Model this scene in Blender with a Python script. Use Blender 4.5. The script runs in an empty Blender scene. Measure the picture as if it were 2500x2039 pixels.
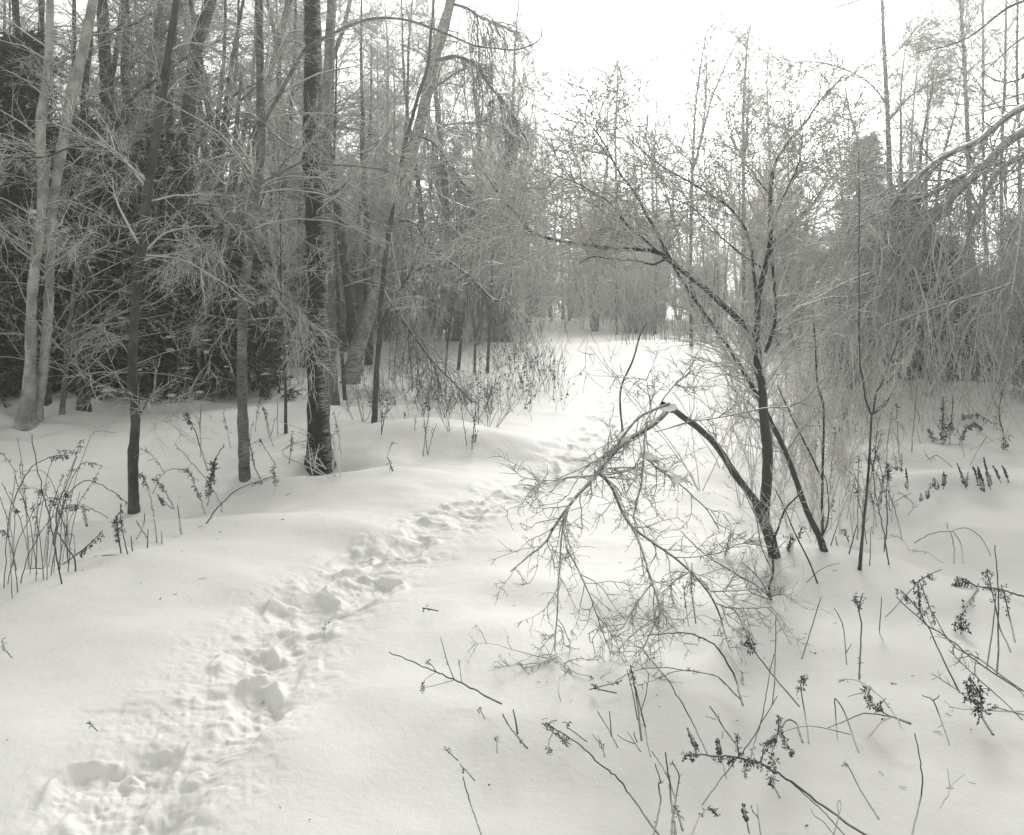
import bpy, math, random
import numpy as np
from mathutils import Vector

# ------------------------------------------------------------------ camera, sky, sun, exposure
S = bpy.context.scene
COL = S.collection
CAMH, F, UC, HV, W, H = 1.7, 2165.0, 1250.0, 705.0, 2500.0, 2039.0
cam = bpy.data.objects.new('camera', bpy.data.cameras.new('camera'))
COL.objects.link(cam)
cam.data.sensor_fit = 'HORIZONTAL'
cam.data.sensor_width = 36
cam.data.lens = 36 * F / W
cam.data.shift_y = -(H / 2 - HV) / W
cam.data.clip_start = 0.05
cam.data.clip_end = 2000
cam.location = (0, 0, CAMH)
cam.rotation_euler = (math.radians(90), 0, 0)
S.camera = cam

SUN_AZ, SUN_EL = math.radians(13), math.radians(27)      # azimuth from +Y towards +X
world = bpy.data.worlds.new('World')
S.world = world
world.use_nodes = True
nt = world.node_tree
bg = nt.nodes['Background']
sky = nt.nodes.new('ShaderNodeTexSky')
sky.sky_type = 'NISHITA'
sky.sun_disc = False
sky.sun_elevation = SUN_EL
sky.sun_rotation = SUN_AZ
sky.dust_density = 1.2
sky.air_density = 1.0
sky.ozone_density = 1.0
bw = nt.nodes.new('ShaderNodeRGBToBW')
tint = nt.nodes.new('ShaderNodeMix')
tint.data_type = 'RGBA'
tint.blend_type = 'MULTIPLY'
tint.inputs[0].default_value = 1.0
tint.inputs[7].default_value = (1.0, 0.996, 0.965, 1)
nt.links.new(sky.outputs[0], bw.inputs[0])
nt.links.new(bw.outputs[0], tint.inputs[6])
nt.links.new(tint.outputs[2], bg.inputs[0])
bg.inputs[1].default_value = 0.112

sl = bpy.data.lights.new('sun', 'SUN')
sl.energy = 1.25
sl.angle = math.radians(24)
sl.color = (1.0, 0.99, 0.95)
sun = bpy.data.objects.new('sun', sl)
COL.objects.link(sun)
sd = Vector((math.sin(SUN_AZ) * math.cos(SUN_EL), math.cos(SUN_AZ) * math.cos(SUN_EL), math.sin(SUN_EL)))
sun.rotation_euler = sd.to_track_quat('Z', 'Y').to_euler()
sun.location = sd * 60

S.view_settings.view_transform = 'Standard'
S.view_settings.look = 'None'
S.view_settings.gamma = 1
S.view_settings.exposure = 1.3
try:
    S.cycles.max_bounces = 5
    S.cycles.diffuse_bounces = 3
    S.cycles.glossy_bounces = 1
    S.cycles.volume_bounces = 1
    S.cycles.transparent_max_bounces = 4
except Exception:
    pass

rng = np.random.default_rng(7)
random.seed(7)

MARKS = [(45, 'at the left edge'), (125, 'behind the two pale trunks'), (190, 'just right of the two pale trunks'), (260, 'left of the bulging trunk'), (320, 'right of the bulging trunk'),
         (400, 'behind the slender dark trunk'), (480, 'behind the forked dark trunk'), (570, 'left of the slim grey birch'), (650, 'behind the slim grey birch'), (745, 'left of the thick dark trunk'),
         (825, 'behind the thick dark trunk'), (920, 'right of the thick dark trunk'), (1000, 'behind the leaning birch'), (1080, 'right of the leaning birch'), (1210, 'above the saplings by the weeds'),
         (1285, 'left of the path end'), (1350, 'at the path end'), (1430, 'right of the path end'), (1520, 'behind the spreading far tree'), (1620, 'above the snapped stem'), (1720, 'behind the twin stemmed tree'),
         (1800, 'left of the iced trunk'), (1900, 'behind the iced trunk'), (1990, 'right of the iced trunk'), (2080, 'left of the straight sapling'), (2150, 'behind the straight sapling'),
         (2230, 'right of the straight sapling'), (2320, 'left under the drooping limbs'), (2410, 'under the drooping limbs'), (9999, 'at the right edge')]
def where(u):
    return [b for a, b in MARKS if u < a][0]

# ------------------------------------------------------------------ helpers
def tag(o, label=None, cat=None, group=None, kind=None):
    if label: o['label'] = label
    if cat: o['category'] = cat
    if group: o['group'] = group
    if kind: o['kind'] = kind
    return o

def empty(name, loc, label, cat, group=None):
    o = bpy.data.objects.new(name, None)
    o.empty_display_size = 0.2
    COL.objects.link(o)
    o.location = loc
    return tag(o, label, cat, group)

def norm(a):
    return a / np.maximum(np.linalg.norm(a, axis=-1, keepdims=True), 1e-9)

def mesh_obj(name, V, L, per, mat, parent=None, smooth=True):
    """V (n,3) verts; L flat loop array; per = verts per face (int or array)."""
    me = bpy.data.meshes.new(name)
    V = np.asarray(V, np.float32)
    L = np.asarray(L, np.int32).ravel()
    if np.isscalar(per):
        per = np.full(len(L) // per, per, np.int32)
    me.vertices.add(len(V))
    me.vertices.foreach_set('co', V.ravel())
    me.loops.add(len(L))
    me.loops.foreach_set('vertex_index', L)
    me.polygons.add(len(per))
    st = np.concatenate([[0], np.cumsum(per)[:-1]]).astype(np.int32)
    me.polygons.foreach_set('loop_start', st)
    me.polygons.foreach_set('use_smooth', np.full(len(per), smooth))
    me.update(calc_edges=True)
    me.materials.append(mat)
    o = bpy.data.objects.new(name, me)
    COL.objects.link(o)
    if parent is not None:
        o.parent = parent
    return o

class TB:
    """collects tubes and leaf quads as one mesh"""
    def __init__(self):
        self.V, self.L, self.per, self.n = [], [], [], 0
    def raw(self, V, L, per):
        V = np.asarray(V, float).reshape(-1, 3)
        L = np.asarray(L, int)
        self.V.append(V); self.L.append(L.ravel() + self.n)
        self.per.append(np.full(L.size // per, per)); self.n += len(V)
    def tubes(self, P, R, sides=3, bump=0.0):
        P = np.asarray(P, float); R = np.asarray(R, float)
        if P.ndim == 2:
            P = P[None]; R = R[None]
        N, K, _ = P.shape
        if N == 0: return self
        T = norm(np.gradient(P, axis=1))
        m = K // 2
        ref = np.cross(P[:, m] - P[:, 0], P[:, -1] - P[:, m])
        ln = np.linalg.norm(P[:, -1] - P[:, 0], axis=1)
        bad = np.linalg.norm(ref, axis=1) < 0.02 * ln ** 2 + 1e-9
        av = norm(P[:, -1] - P[:, 0])
        alt = np.cross(av, np.where(np.abs(av[:, 2:3]) < 0.8, [[0, 0, 1.]], [[1., 0.2, 0]]))
        ref = norm(np.where(bad[:, None], alt, ref))
        n1 = norm(ref[:, None] - (ref[:, None] * T).sum(-1, keepdims=True) * T)
        n2 = np.cross(T, n1)
        a = np.arange(sides) / sides * 2 * np.pi
        RR = R[:, :, None] * np.ones(sides)
        if bump:
            RR = RR * (1 + bump * rng.normal(size=RR.shape))
        V = P[:, :, None] + RR[..., None] * (np.cos(a)[None, None, :, None] * n1[:, :, None] + np.sin(a)[None, None, :, None] * n2[:, :, None])
        b = (np.arange(N) * K * sides)[:, None, None]
        k = (np.arange(K - 1) * sides)[None, :, None]
        s = np.arange(sides)[None, None, :]
        s2 = (s + 1) % sides
        q = np.stack(np.broadcast_arrays(b + k + s, b + k + s2, b + k + sides + s2, b + k + sides + s), -1)
        self.raw(V, q, 4)
        return self
    def leaves(self, C, D, N, ln, wd, fold=0.3):
        """bent diamond leaves. C base points, D direction, N side vector"""
        D = norm(D); N = norm(np.cross(np.cross(D, N), D)); U = np.cross(D, N)
        ln = ln[:, None]; wd = wd[:, None]
        v0 = C; v1 = C + D * ln * .45 + N * wd + U * wd * fold
        v2 = C + D * ln - U * ln * .15; v3 = C + D * ln * .45 - N * wd + U * wd * fold
        V = np.stack([v0, v1, v2, v3], 1).reshape(-1, 3)
        i = np.arange(len(C))[:, None] * 4
        self.raw(V, np.concatenate([i, i + 1, i + 2, i, i + 2, i + 3], 1), 3)
        return self
    def build(self, name, mat, parent=None, smooth=True, origin=None):
        V = np.concatenate(self.V)
        if origin is not None:
            V = V - np.asarray(origin)
        return mesh_obj(name, V, np.concatenate(self.L), np.concatenate(self.per), mat, parent, smooth)

def grow(P, R, n, t=(0.2, 1), L=(0.2, 0.5), ang=(30, 60), K=5, rr=0.5, rmax=1, rmin=0.0012, bias=(0, 0, 0),
         grav=0.0, wig=0.15, tip=0.35, fall=0.4, flat=0.0):
    if P.ndim == 2: P = P[None]; R = R[None]
    N, K0, _ = P.shape
    idx = np.repeat(np.arange(N), n)
    M = len(idx)
    tt = rng.uniform(t[0], t[1], M)
    x = tt * (K0 - 1)
    i = np.minimum(x.astype(int), K0 - 2); f = (x - i)[:, None]
    p0 = P[idx, i] * (1 - f) + P[idx, i + 1] * f
    r0 = R[idx, i] * (1 - f[:, 0]) + R[idx, i + 1] * f[:, 0]
    tan = norm(P[idx, i + 1] - P[idx, i])
    rv = rng.normal(size=(M, 3)); rv[:, 2] *= (1 - flat)
    perp = norm(rv - (rv * tan).sum(1, keepdims=True) * tan)
    a = np.radians(rng.uniform(ang[0], ang[1], M))[:, None]
    d = norm(np.cos(a) * tan + np.sin(a) * perp + np.asarray(bias))
    Ln = rng.uniform(L[0], L[1], M) * (1 - fall * tt)
    rs = np.clip(r0 * rr, rmin, rmax)
    out = np.zeros((M, K, 3)); out[:, 0] = p0
    st = (Ln / (K - 1))[:, None]
    g = np.array([0, 0, grav])
    for k in range(1, K):
        out[:, k] = out[:, k - 1] + d * st
        d = norm(d + rng.normal(size=(M, 3)) * wig + g * st * 3)
    RR = rs[:, None] * np.linspace(1, tip, K)[None]
    return out, RR

# value noise
_perm = rng.random((256, 256))
def vnoise(x, y):
    xi = np.floor(x).astype(int); yi = np.floor(y).astype(int)
    fx = x - xi; fy = y - yi
    fx = fx * fx * (3 - 2 * fx); fy = fy * fy * (3 - 2 * fy)
    g = lambda a, b: _perm[a & 255, b & 255]
    return (g(xi, yi) * (1 - fx) + g(xi + 1, yi) * fx) * (1 - fy) + (g(xi, yi + 1) * (1 - fx) + g(xi + 1, yi + 1) * fx) * fy - 0.5

# ------------------------------------------------------------------ ground height
def flatpt(u, v, hh=0.0):
    Y = (CAMH - hh) * F / (v - HV)
    return ((u - UC) / F * Y, Y)

_trail_px = [(235, 2080), (350, 1930), (440, 1830), (560, 1720), (640, 1610), (740, 1510), (860, 1420), (960, 1345), (1080, 1292),
             (1190, 1235), (1290, 1190), (1350, 1140), (1410, 1095), (1450, 1055), (1470, 1010), (1475, 960)]
TR = np.array([flatpt(*p) for p in _trail_px])
def _resample(P, step):
    d = np.r_[0, np.cumsum(np.linalg.norm(np.diff(P, axis=0), axis=1))]
    s = np.arange(0, d[-1], step)
    return np.stack([np.interp(s, d, P[:, j]) for j in range(P.shape[1])], 1)
TRF = _resample(TR, 0.05)
_pr = np.random.default_rng(21)
PITS = []
_s = _resample(TR, 0.40)
for k in range(len(_s) - 1):
    tng = _s[k + 1] - _s[k]; tng = tng / np.linalg.norm(tng)
    nrm = np.array([-tng[1], tng[0]])
    c = _s[k] + nrm * (0.11 if k % 2 else -0.11) + _pr.normal(size=2) * 0.05
    PITS.append((c, tng, nrm, _pr.uniform(0.14, 0.21), _pr.uniform(0.08, 0.13), _pr.uniform(0.03, 0.075), k))

MOUNDS = []     # u, v, height, rx, ry
def mound(u, v, h, rx, ry):
    x, y = flatpt(u, v); MOUNDS.append((x, y, h, rx, ry))
mound(1000, 1075, 0.20, 1.0, 0.6)
mound(1250, 1090, 0.08, 1.5, .6)
mound(880, 1190, 0.12, 0.9, 0.6)
mound(640, 1290, 0.10, 1.0, .45)
mound(350, 1400, 0.08, .8, .4)
mound(60, 1480, 0.08, 0.7, 0.4)
mound(480, 1200, -0.10, 1.6, .9)
mound(200, 1210, -0.10, 1.2, .7)
mound(350, 960, 0.42, 1.9, 1.3)
mound(560, 945, 0.25, 1.2, 1.0)
mound(90, 1010, 0.26, 1.0, 1.0)
mound(700, 1010, 0.12, 1.2, .8)
mound(1890, 1400, 0.13, .55, .35)
mound(2020, 1360, 0.10, .5, .4)
mound(2100, 1430, 0.09, .5, .35)
mound(2350, 1180, 0.10, .8, .3)
mound(2300, 1130, -0.08, 1.0, .3)
mound(2330, 985, 0.35, 1.6, 1.1)
mound(2150, 1000, 0.20, 1.2, 1.0)
mound(2480, 940, 0.3, 1.6, 1.2)
mound(2400, 1490, 0.05, .5, .25)
mound(1850, 1750, 0.04, .6, .2)
mound(2150, 1600, 0.04, .5, .25)
mound(1300, 1790, 0.05, .5, .25)
mound(1500, 1480, 0.05, .7, .3)
mound(1700, 1380, -0.05, .5, .3)
mound(1200, 1100, 0.12, 0.8, .4)
mound(1620, 850, 0.25, 3.0, 2.2)
mound(1100, 850, 0.2, 3.0, 2.2)

WELLS = []
for (u, v, w) in [(64, 1066, 34), (87, 1031, 26), (327, 1250, 26), (597, 1168, 25), (783, 1140, 55), (817, 1003, 24), (843, 985, 12), (855, 968, 40), (914, 1042, 16), (1891, 1358, 26),
                  (2012, 1345, 17), (2099, 1391, 12), (1881, 1464, 14), (1087, 913, 9), (1119, 910, 10), (1158, 914, 9), (1190, 914, 9), (637, 977, 13), (423, 990, 25), (196, 1001, 17), (215, 1004, 15), (151, 1012, 14), (115, 1007, 18), (1292, 788, 15), (1452, 804, 20)]:
    x, y = flatpt(u, v); WELLS.append((x, y, max(w / F * y, .05)))

def hgt(x, y):
    x = np.asarray(x, float); y = np.asarray(y, float)
    r = np.hypot(x, y)
    z = 0.10 * vnoise(x * .45 + 3.1, y * .45) + 0.055 * vnoise(x * 1.0 + 9, y * 1.5 + 4) + 0.034 * vnoise(x * 2.1 + 5, y * 3.0)
    z += 0.006 * vnoise(x * 7 + 5, y * 9) + 0.03 * vnoise(x * 1.7 + 15, y * 2.6 + 2) * np.clip(1.5 - r / 15, .3, 1) + 0.5 * vnoise(x * .11, y * .11) * np.clip((r - 14) / 25, 0, 1)
    for (a, b, h, rx, ry) in MOUNDS:
        z = z + h * np.exp(-((x - a) / rx) ** 2 - ((y - b) / ry) ** 2)
    # hollows melted and blown round the trunks
    for (a, b, rr) in WELLS:
        m = (np.abs(x - a) < 1.6) & (np.abs(y - b) < 1.6)
        if m.any():
            d = np.hypot(x[m] - a, (y[m] - b))
            z = np.array(z); z[m] += -rr * .9 * np.exp(-(d / (rr * 1.7)) ** 2) + rr * .25 * np.exp(-((d - rr * 2.9) / (rr * 1.3)) ** 2) * (1 + vnoise(x[m] * 3, y[m] * 3))
    # the trodden trail
    near = (x > TR[:, 0].min() - 1) & (x < TR[:, 0].max() + 1) & (y < TR[:, 1].max() + 1) & (y > 0.5)
    if near.any():
        xs, ys = x[near], y[near]
        wx = xs + 0.16 * vnoise(xs * 4, ys * 4) + 0.016 * vnoise(xs * 13 + 7, ys * 13)
        wy = ys + 0.16 * vnoise(xs * 4 + 40, ys * 4) + 0.016 * vnoise(xs * 13 + 50, ys * 13)
        d = np.full(xs.shape, 9.0)
        for p in TRF[::4]:
            d = np.minimum(d, np.hypot(wx - p[0], wy - p[1]))
        zz = -0.075 * np.exp(-(d / 0.34) ** 2)
        band = np.exp(-(d / 0.40) ** 4)
        bil = lambda s, o: np.abs(vnoise(xs * s + o + ys * s * .3, ys * s + o - xs * s * .3)) * 4 - .9
        lump = .5 * bil(7, 0) + .45 * bil(15, 9) + .3 * bil(33, 3) + .15 * bil(60, 5)
        chunk = np.clip(vnoise(xs * 9 + 3, ys * 9 + 8) * 6 - 1.1, 0, 1) * .8 + np.clip(vnoise(xs * 29 + 3, ys * 29 + 8) * 5 - 1.2, 0, 1) * .35
        zz += band * (0.013 * lump + .030 * chunk)
        pit = np.zeros_like(zz); rim = np.zeros_like(zz)
        for (c, t, n, a, b, dep, k) in PITS:
            lx = (wx - c[0]) * t[0] + (wy - c[1]) * t[1]
            ly = (wx - c[0]) * n[0] + (wy - c[1]) * n[1]
            q = np.sqrt((lx / np.where(lx > 0, a, a * 1.3)) ** 2 + (ly / b) ** 2)
            f = 1 / (1 + np.exp((q - 1) * 5))
            pit = np.maximum(pit, dep * f * (0.8 + 0.4 * np.clip(lx / a, -1, 1)))
            # snow kicked out ahead of and beside the step, and the toe drag
            rim = np.maximum(rim, 0.05 * np.exp(-((q - 1.3) / 0.22) ** 2) * np.clip(.3 + vnoise(xs * 8 + k, ys * 8) * 2.2, 0, 1.2))
            dl = lx - a * 1.5
            rim = rim - .025 * np.exp(-(dl / (a * .9)) ** 2 - (ly / (b * .3)) ** 2)
        zz += -pit * (1 - 0.35 * np.clip(lump, -.5, 1)) + rim
        z = z.copy(); z[near] += zz * .60 * np.clip(1.6 - ys / 12, .6, 1)
    return z

def G(u, v):
    """the point of the snow seen at photo position u, v"""
    Y = CAMH * F / (v - HV); 
    for _ in range(25):
        hh = float(hgt(np.array([(u - UC) / F * Y]), np.array([Y]))[0])
        Y = 0.5 * Y + 0.5 * (CAMH - hh) * F / (v - HV)
    hh = float(hgt(np.array([(u - UC) / F * Y]), np.array([Y]))[0])
    return np.array([(u - UC) / F * Y, Y, hh])

def PT(u, v, Y):
    return np.array([(u - UC) / F * Y, Y, CAMH - (v - HV) / F * Y])

def gz(x, y):
    return float(hgt(np.array([x]), np.array([y]))[0])

# photo notes were taken on enlarged crops: zone letter -> offset, scale
ZN = {'A': (0, 0, 2.48), 'B': (0, 600, 2.48), 'C': (600, 0, 2.48), 'D': (700, 500, 2.48), 'E': (1300, 0, 1.736), 'F': (1200, 900, 2.17),
      'G': (1900, 900, 2.893), 'H': (1500, 1400, 2.129), 'I': (900, 1400, 2.717), 'J': (0, 1200, 2.069), 'N': (0, 0, 1.0), 'V': (0, 0, .8512)}
def zp(z, pts):
    """points of a crop (or a mix 'A', [...]) -> photo pixels"""
    ox, oy, s = ZN[z]
    return [(ox + p[0] / s, oy + p[1] / s) + tuple(p[2:]) for p in pts]

def spline(P, K):
    P = np.asarray(P, float)
    if len(P) == 2:
        t = np.linspace(0, 1, K)[:, None]
        return P[0] * (1 - t) + P[1] * t
    Q = np.vstack([2 * P[0] - P[1], P, 2 * P[-1] - P[-2]])
    out = []
    n = len(P) - 1
    for s in np.linspace(0, n - 1e-6, K):
        i = int(s); t = s - i
        a, b, c, d = Q[i:i + 4]
        out.append(0.5 * (2 * b + (c - a) * t + (2 * a - 5 * b + 4 * c - d) * t * t + (3 * b - a - 3 * c + d) * t ** 3))
    return np.array(out)

def limb(px, Y, w, K=None, dY=0.0, wob=0.0, clampg=False):
    """photo polyline px [(u,v)..] at depth Y (+dY towards its end) with pixel widths w=(start,end) or a list -> centre line, radii"""
    n = len(px)
    K = K or max(6, 4 * n)
    Ys = np.linspace(Y, Y + dY, n)
    if clampg: Ys = np.minimum(Ys, [.965 * CAMH * F / max(p[1] - HV, 60) for p in px])
    P = np.array([PT(p[0], p[1], Ys[i]) for i, p in enumerate(px)])
    P = spline(P, K)
    if wob:
        P = P + np.cumsum(rng.normal(size=P.shape) * wob, axis=0) * np.array([.35, 1, .35])
    if len(w) == 2 and n != 2: ww = np.linspace(w[0], w[1], K)
    else: ww = np.interp(np.linspace(0, 1, K), np.linspace(0, 1, len(w)), w)
    return P, ww / 2 / F * P[:, 1]
# ------------------------------------------------------------------ materials
def newmat(name):
    m = bpy.data.materials.new(name)
    m.use_nodes = True
    return m, m.node_tree, m.node_tree.nodes['Principled BSDF']
WARM = (1.0, 0.995, 0.965)
def g3(v): return (v * WARM[0], v * WARM[1], v * WARM[2], 1)

def noise(nt, scale, detail=3, rough=.6, vec=None, dist=0):
    n = nt.nodes.new('ShaderNodeTexNoise')
    n.inputs['Scale'].default_value = scale
    n.inputs['Detail'].default_value = detail
    n.inputs['Roughness'].default_value = rough
    n.inputs['Distortion'].default_value = dist
    if vec: nt.links.new(vec, n.inputs['Vector'])
    return n
def ramp(nt, src, stops):
    r = nt.nodes.new('ShaderNodeValToRGB')
    e = r.color_ramp.elements
    e[0].position, e[0].color = stops[0][0], g3(stops[0][1])
    e[1].position, e[1].color = stops[1][0], g3(stops[1][1])
    for p, c in stops[2:]:
        x = e.new(p); x.color = g3(c)
    nt.links.new(src, r.inputs[0])
    return r
def bump(nt, bs, src, strength, dist):
    b = nt.nodes.new('ShaderNodeBump')
    b.inputs['Strength'].default_value = strength
    b.inputs['Distance'].default_value = dist
    nt.links.new(src, b.inputs['Height'])
    nt.links.new(b.outputs[0], bs.inputs['Normal'])
    return b
def mathn(nt, op, a, b=None, clamp=False):
    m = nt.nodes.new('ShaderNodeMath'); m.operation = op; m.use_clamp = clamp
    for i, x in enumerate((a, b)):
        if x is None: continue
        if isinstance(x, (int, float)): m.inputs[i].default_value = x
        else: nt.links.new(x, m.inputs[i])
    return m.outputs[0]

def snow_mat():
    m, nt, bs = newmat('snow')
    geo = nt.nodes.new('ShaderNodeNewGeometry')
    n1 = noise(nt, 3, 4, .6, geo.outputs['Position'])
    r = ramp(nt, n1.outputs[0], [(.3, .84), (.7, .90)])
    nt.links.new(r.outputs[0], bs.inputs['Base Color'])
    bs.inputs['Roughness'].default_value = .55
    bs.inputs['Specular IOR Level'].default_value = .08
    a = noise(nt, 150, 3, .8, geo.outputs['Position'])
    b = noise(nt, 28, 4, .65, geo.outputs['Position'])
    h = mathn(nt, 'ADD', mathn(nt, 'MULTIPLY', a.outputs[0], .35), b.outputs[0])
    bump(nt, bs, h, .5, .008)
    return m
M_SNOW = snow_mat()

def frost_fac(nt, lo, hi, nscale=30, namp=.8):
    """rime and snow that lies on the upper side of bark and twigs"""
    geo = nt.nodes.new('ShaderNodeNewGeometry')
    sep = nt.nodes.new('ShaderNodeSeparateXYZ')
    nt.links.new(geo.outputs['Normal'], sep.inputs[0])
    n = noise(nt, nscale, 2, .7, geo.outputs['Position'])
    s = mathn(nt, 'ADD', sep.outputs[2], mathn(nt, 'MULTIPLY', mathn(nt, 'SUBTRACT', n.outputs[0], .5), namp))
    mr = nt.nodes.new('ShaderNodeMapRange')
    mr.inputs[1].default_value = lo; mr.inputs[2].default_value = hi
    nt.links.new(s, mr.inputs[0])
    return mr.outputs[0], geo

def twig_mat(name, bark, frost, lo, hi, rough=.5, spec=.5, glow=0):
    m, nt, bs = newmat(name)
    fac, geo = frost_fac(nt, lo, hi, 45, 1.0)
    mx = nt.nodes.new('ShaderNodeMix'); mx.data_type = 'RGBA'
    nt.links.new(fac, mx.inputs[0])
    mx.inputs[6].default_value = g3(bark); mx.inputs[7].default_value = g3(frost)
    nt.links.new(mx.outputs[2], bs.inputs['Base Color'])
    bs.inputs['Roughness'].default_value = rough
    bs.inputs['Specular IOR Level'].default_value = spec
    if glow:      # rime lets some light through
        tr = nt.nodes.new('ShaderNodeBsdfTranslucent'); tr.inputs[0].default_value = g3(frost)
        ms = nt.nodes.new('ShaderNodeMixShader')
        nt.links.new(mathn(nt, 'MULTIPLY', fac, glow), ms.inputs[0])
        nt.links.new(bs.outputs[0], ms.inputs[1]); nt.links.new(tr.outputs[0], ms.inputs[2])
        nt.links.new(ms.outputs[0], nt.nodes['Material Output'].inputs['Surface'])
    return m
M_TWIG = twig_mat('frosted_twigs', .08, .84, -.8, .25, glow=.55)
M_TWIG_ICE = twig_mat('iced_twigs', .12, .85, -.85, .15, .3, .8, glow=.6)
M_TWIG_DARK = twig_mat('dark_twigs', .045, .6, .15, 1.0)
M_LIMB = twig_mat('dark_limb_bark', .035, .75, .62, 1.05)
M_WEED = twig_mat('dry_weed', .05, .7, .45, 1.3)
M_SEED = twig_mat('seed_heads', .035, .7, .75, 1.6)
M_FARTWIG = twig_mat('far_twigs', .07, .82, -.75, .35, glow=.6)
M_ICELIMB = twig_mat('iced_limb_bark', .06, .82, -.15, .9, .35, .7)

def bark_mat(name, base, dark, light=None, lent=.5, frost=(.75, 1.2), lit_patch=.0, ring=14):
    """birch-like bark: horizontal lenticels and dark scars, optional pale patches that paint sunlight onto the right side"""
    m, nt, bs = newmat(name)
    tc = nt.nodes.new('ShaderNodeNewGeometry')
    mp = nt.nodes.new('ShaderNodeMapping')
    mp.inputs['Scale'].default_value = (1, 1, 5)
    nt.links.new(tc.outputs['Position'], mp.inputs[0])
    n1 = noise(nt, ring, 4, .65, mp.outputs[0])
    r1 = ramp(nt, n1.outputs[0], [(lent - .12, dark), (lent + .03, base)])
    mp2 = nt.nodes.new('ShaderNodeMapping')
    mp2.inputs['Scale'].default_value = (1, 1, .8)
    nt.links.new(tc.outputs['Position'], mp2.inputs[0])
    n2 = noise(nt, 6, 3, .6, mp2.outputs[0])
    r2 = ramp(nt, n2.outputs[0], [(.42, .55), (.62, 1.0)])
    mx = nt.nodes.new('ShaderNodeMix'); mx.data_type = 'RGBA'; mx.blend_type = 'MULTIPLY'
    mx.inputs[0].default_value = 1
    nt.links.new(r1.outputs[0], mx.inputs[6]); nt.links.new(r2.outputs[0], mx.inputs[7])
    col = mx.outputs[2]
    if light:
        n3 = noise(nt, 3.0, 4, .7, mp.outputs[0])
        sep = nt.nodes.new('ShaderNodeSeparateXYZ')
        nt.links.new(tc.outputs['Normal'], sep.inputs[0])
        s = mathn(nt, 'ADD', mathn(nt, 'MULTIPLY', sep.outputs[0], .30), n3.outputs[0])  # right-facing bark turns paler: the sunlit flank is painted into the colour
        mr = nt.nodes.new('ShaderNodeMapRange'); mr.inputs[1].default_value = lit_patch; mr.inputs[2].default_value = lit_patch + .12
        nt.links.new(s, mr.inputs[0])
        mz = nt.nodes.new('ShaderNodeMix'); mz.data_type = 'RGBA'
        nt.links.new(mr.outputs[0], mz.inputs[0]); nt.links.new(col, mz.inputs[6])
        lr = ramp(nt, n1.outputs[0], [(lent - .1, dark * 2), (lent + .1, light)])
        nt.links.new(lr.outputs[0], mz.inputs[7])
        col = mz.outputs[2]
    fac, _ = frost_fac(nt, frost[0], frost[1], 30, .9)
    mf = nt.nodes.new('ShaderNodeMix'); mf.data_type = 'RGBA'
    nt.links.new(fac, mf.inputs[0]); nt.links.new(col, mf.inputs[6]); mf.inputs[7].default_value = g3(.75)
    nt.links.new(mf.outputs[2], bs.inputs['Base Color'])
    bs.inputs['Roughness'].default_value = .85
    bs.inputs['Specular IOR Level'].default_value = .2
    bump(nt, bs, n1.outputs[0], .6, .01)
    return m
M_BIRCH = bark_mat('pale_birch_bark', .40, .06, lent=.40)
M_BIRCH2 = bark_mat('grey_birch_bark', .22, .04, lent=.46)
M_TWIG_HALF = twig_mat('half_iced_twigs', .05, .84, -.55, .6, .35, .7, glow=.45)
M_BIRCHG = bark_mat('leaning_birch_bark', .42, .03, lent=.47)
M_DARKB = bark_mat('dark_scaly_bark', .06, .015, light=.30, lit_patch=.62, lent=.5)  # its pale patches gather on the right as painted sunlight
M_BARK = bark_mat('smooth_dark_bark', .10, .03, lent=.45, ring=30)
M_BACKB = bark_mat('rough_forest_bark', .10, .03, light=.2, lit_patch=.72, lent=.48)
M_NEEDLE = twig_mat('evergreen_needles', .03, .7, .72, 1.5)
M_CLUMP = M_SNOW

# ------------------------------------------------------------------ the snow ground, one sheet
def ground():
    ang = np.concatenate([np.linspace(-math.pi, -0.85, 60)[:-1], np.linspace(-.85, -.64, 30)[:-1], np.linspace(-.64, .64, 640)[:-1],
                          np.linspace(.64, .85, 30)[:-1], np.linspace(.85, math.pi, 60)[:-1]])
    rad = [0.25, .7, 1.2, 1.7, 2.0, 2.2]
    r = 2.4
    while r < 900:
        rad.append(r)
        r *= 1.0026 if r < 9 else (1.005 if r < 20 else (1.015 if r < 90 else 1.08))
    rad = np.array(rad)
    A, Rr = np.meshgrid(ang, rad)
    X = np.sin(A) * Rr; Y = np.cos(A) * Rr
    Z = hgt(X.ravel(), Y.ravel())
    V = np.stack([X.ravel(), Y.ravel(), Z], 1)
    nA, nR = len(ang), len(rad)
    i = np.arange(nR - 1)[:, None] * nA; j = np.arange(nA)[None]; j2 = (j + 1) % nA
    q = np.stack([i + j, i + j2, i + nA + j2, i + nA + j], -1)[..., ::-1]
    V = np.vstack([V, [[0, 0, float(Z[:nA].mean())]]])
    tri = np.stack([np.full(nA, len(V) - 1), np.arange(nA), (np.arange(nA) + 1) % nA], 1)[:, ::-1]
    L = np.concatenate([q.ravel(), tri.ravel()])
    per = np.concatenate([np.full(q.size // 4, 4), np.full(nA, 3)])
    o = mesh_obj('snow_ground', V, L, per, M_SNOW)
    tag(o, 'deep soft snow with a trodden trail of footprints', kind='structure')
ground()
# ------------------------------------------------------------------ traced trees
def rel(P, o): return P - np.asarray(o)

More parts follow.
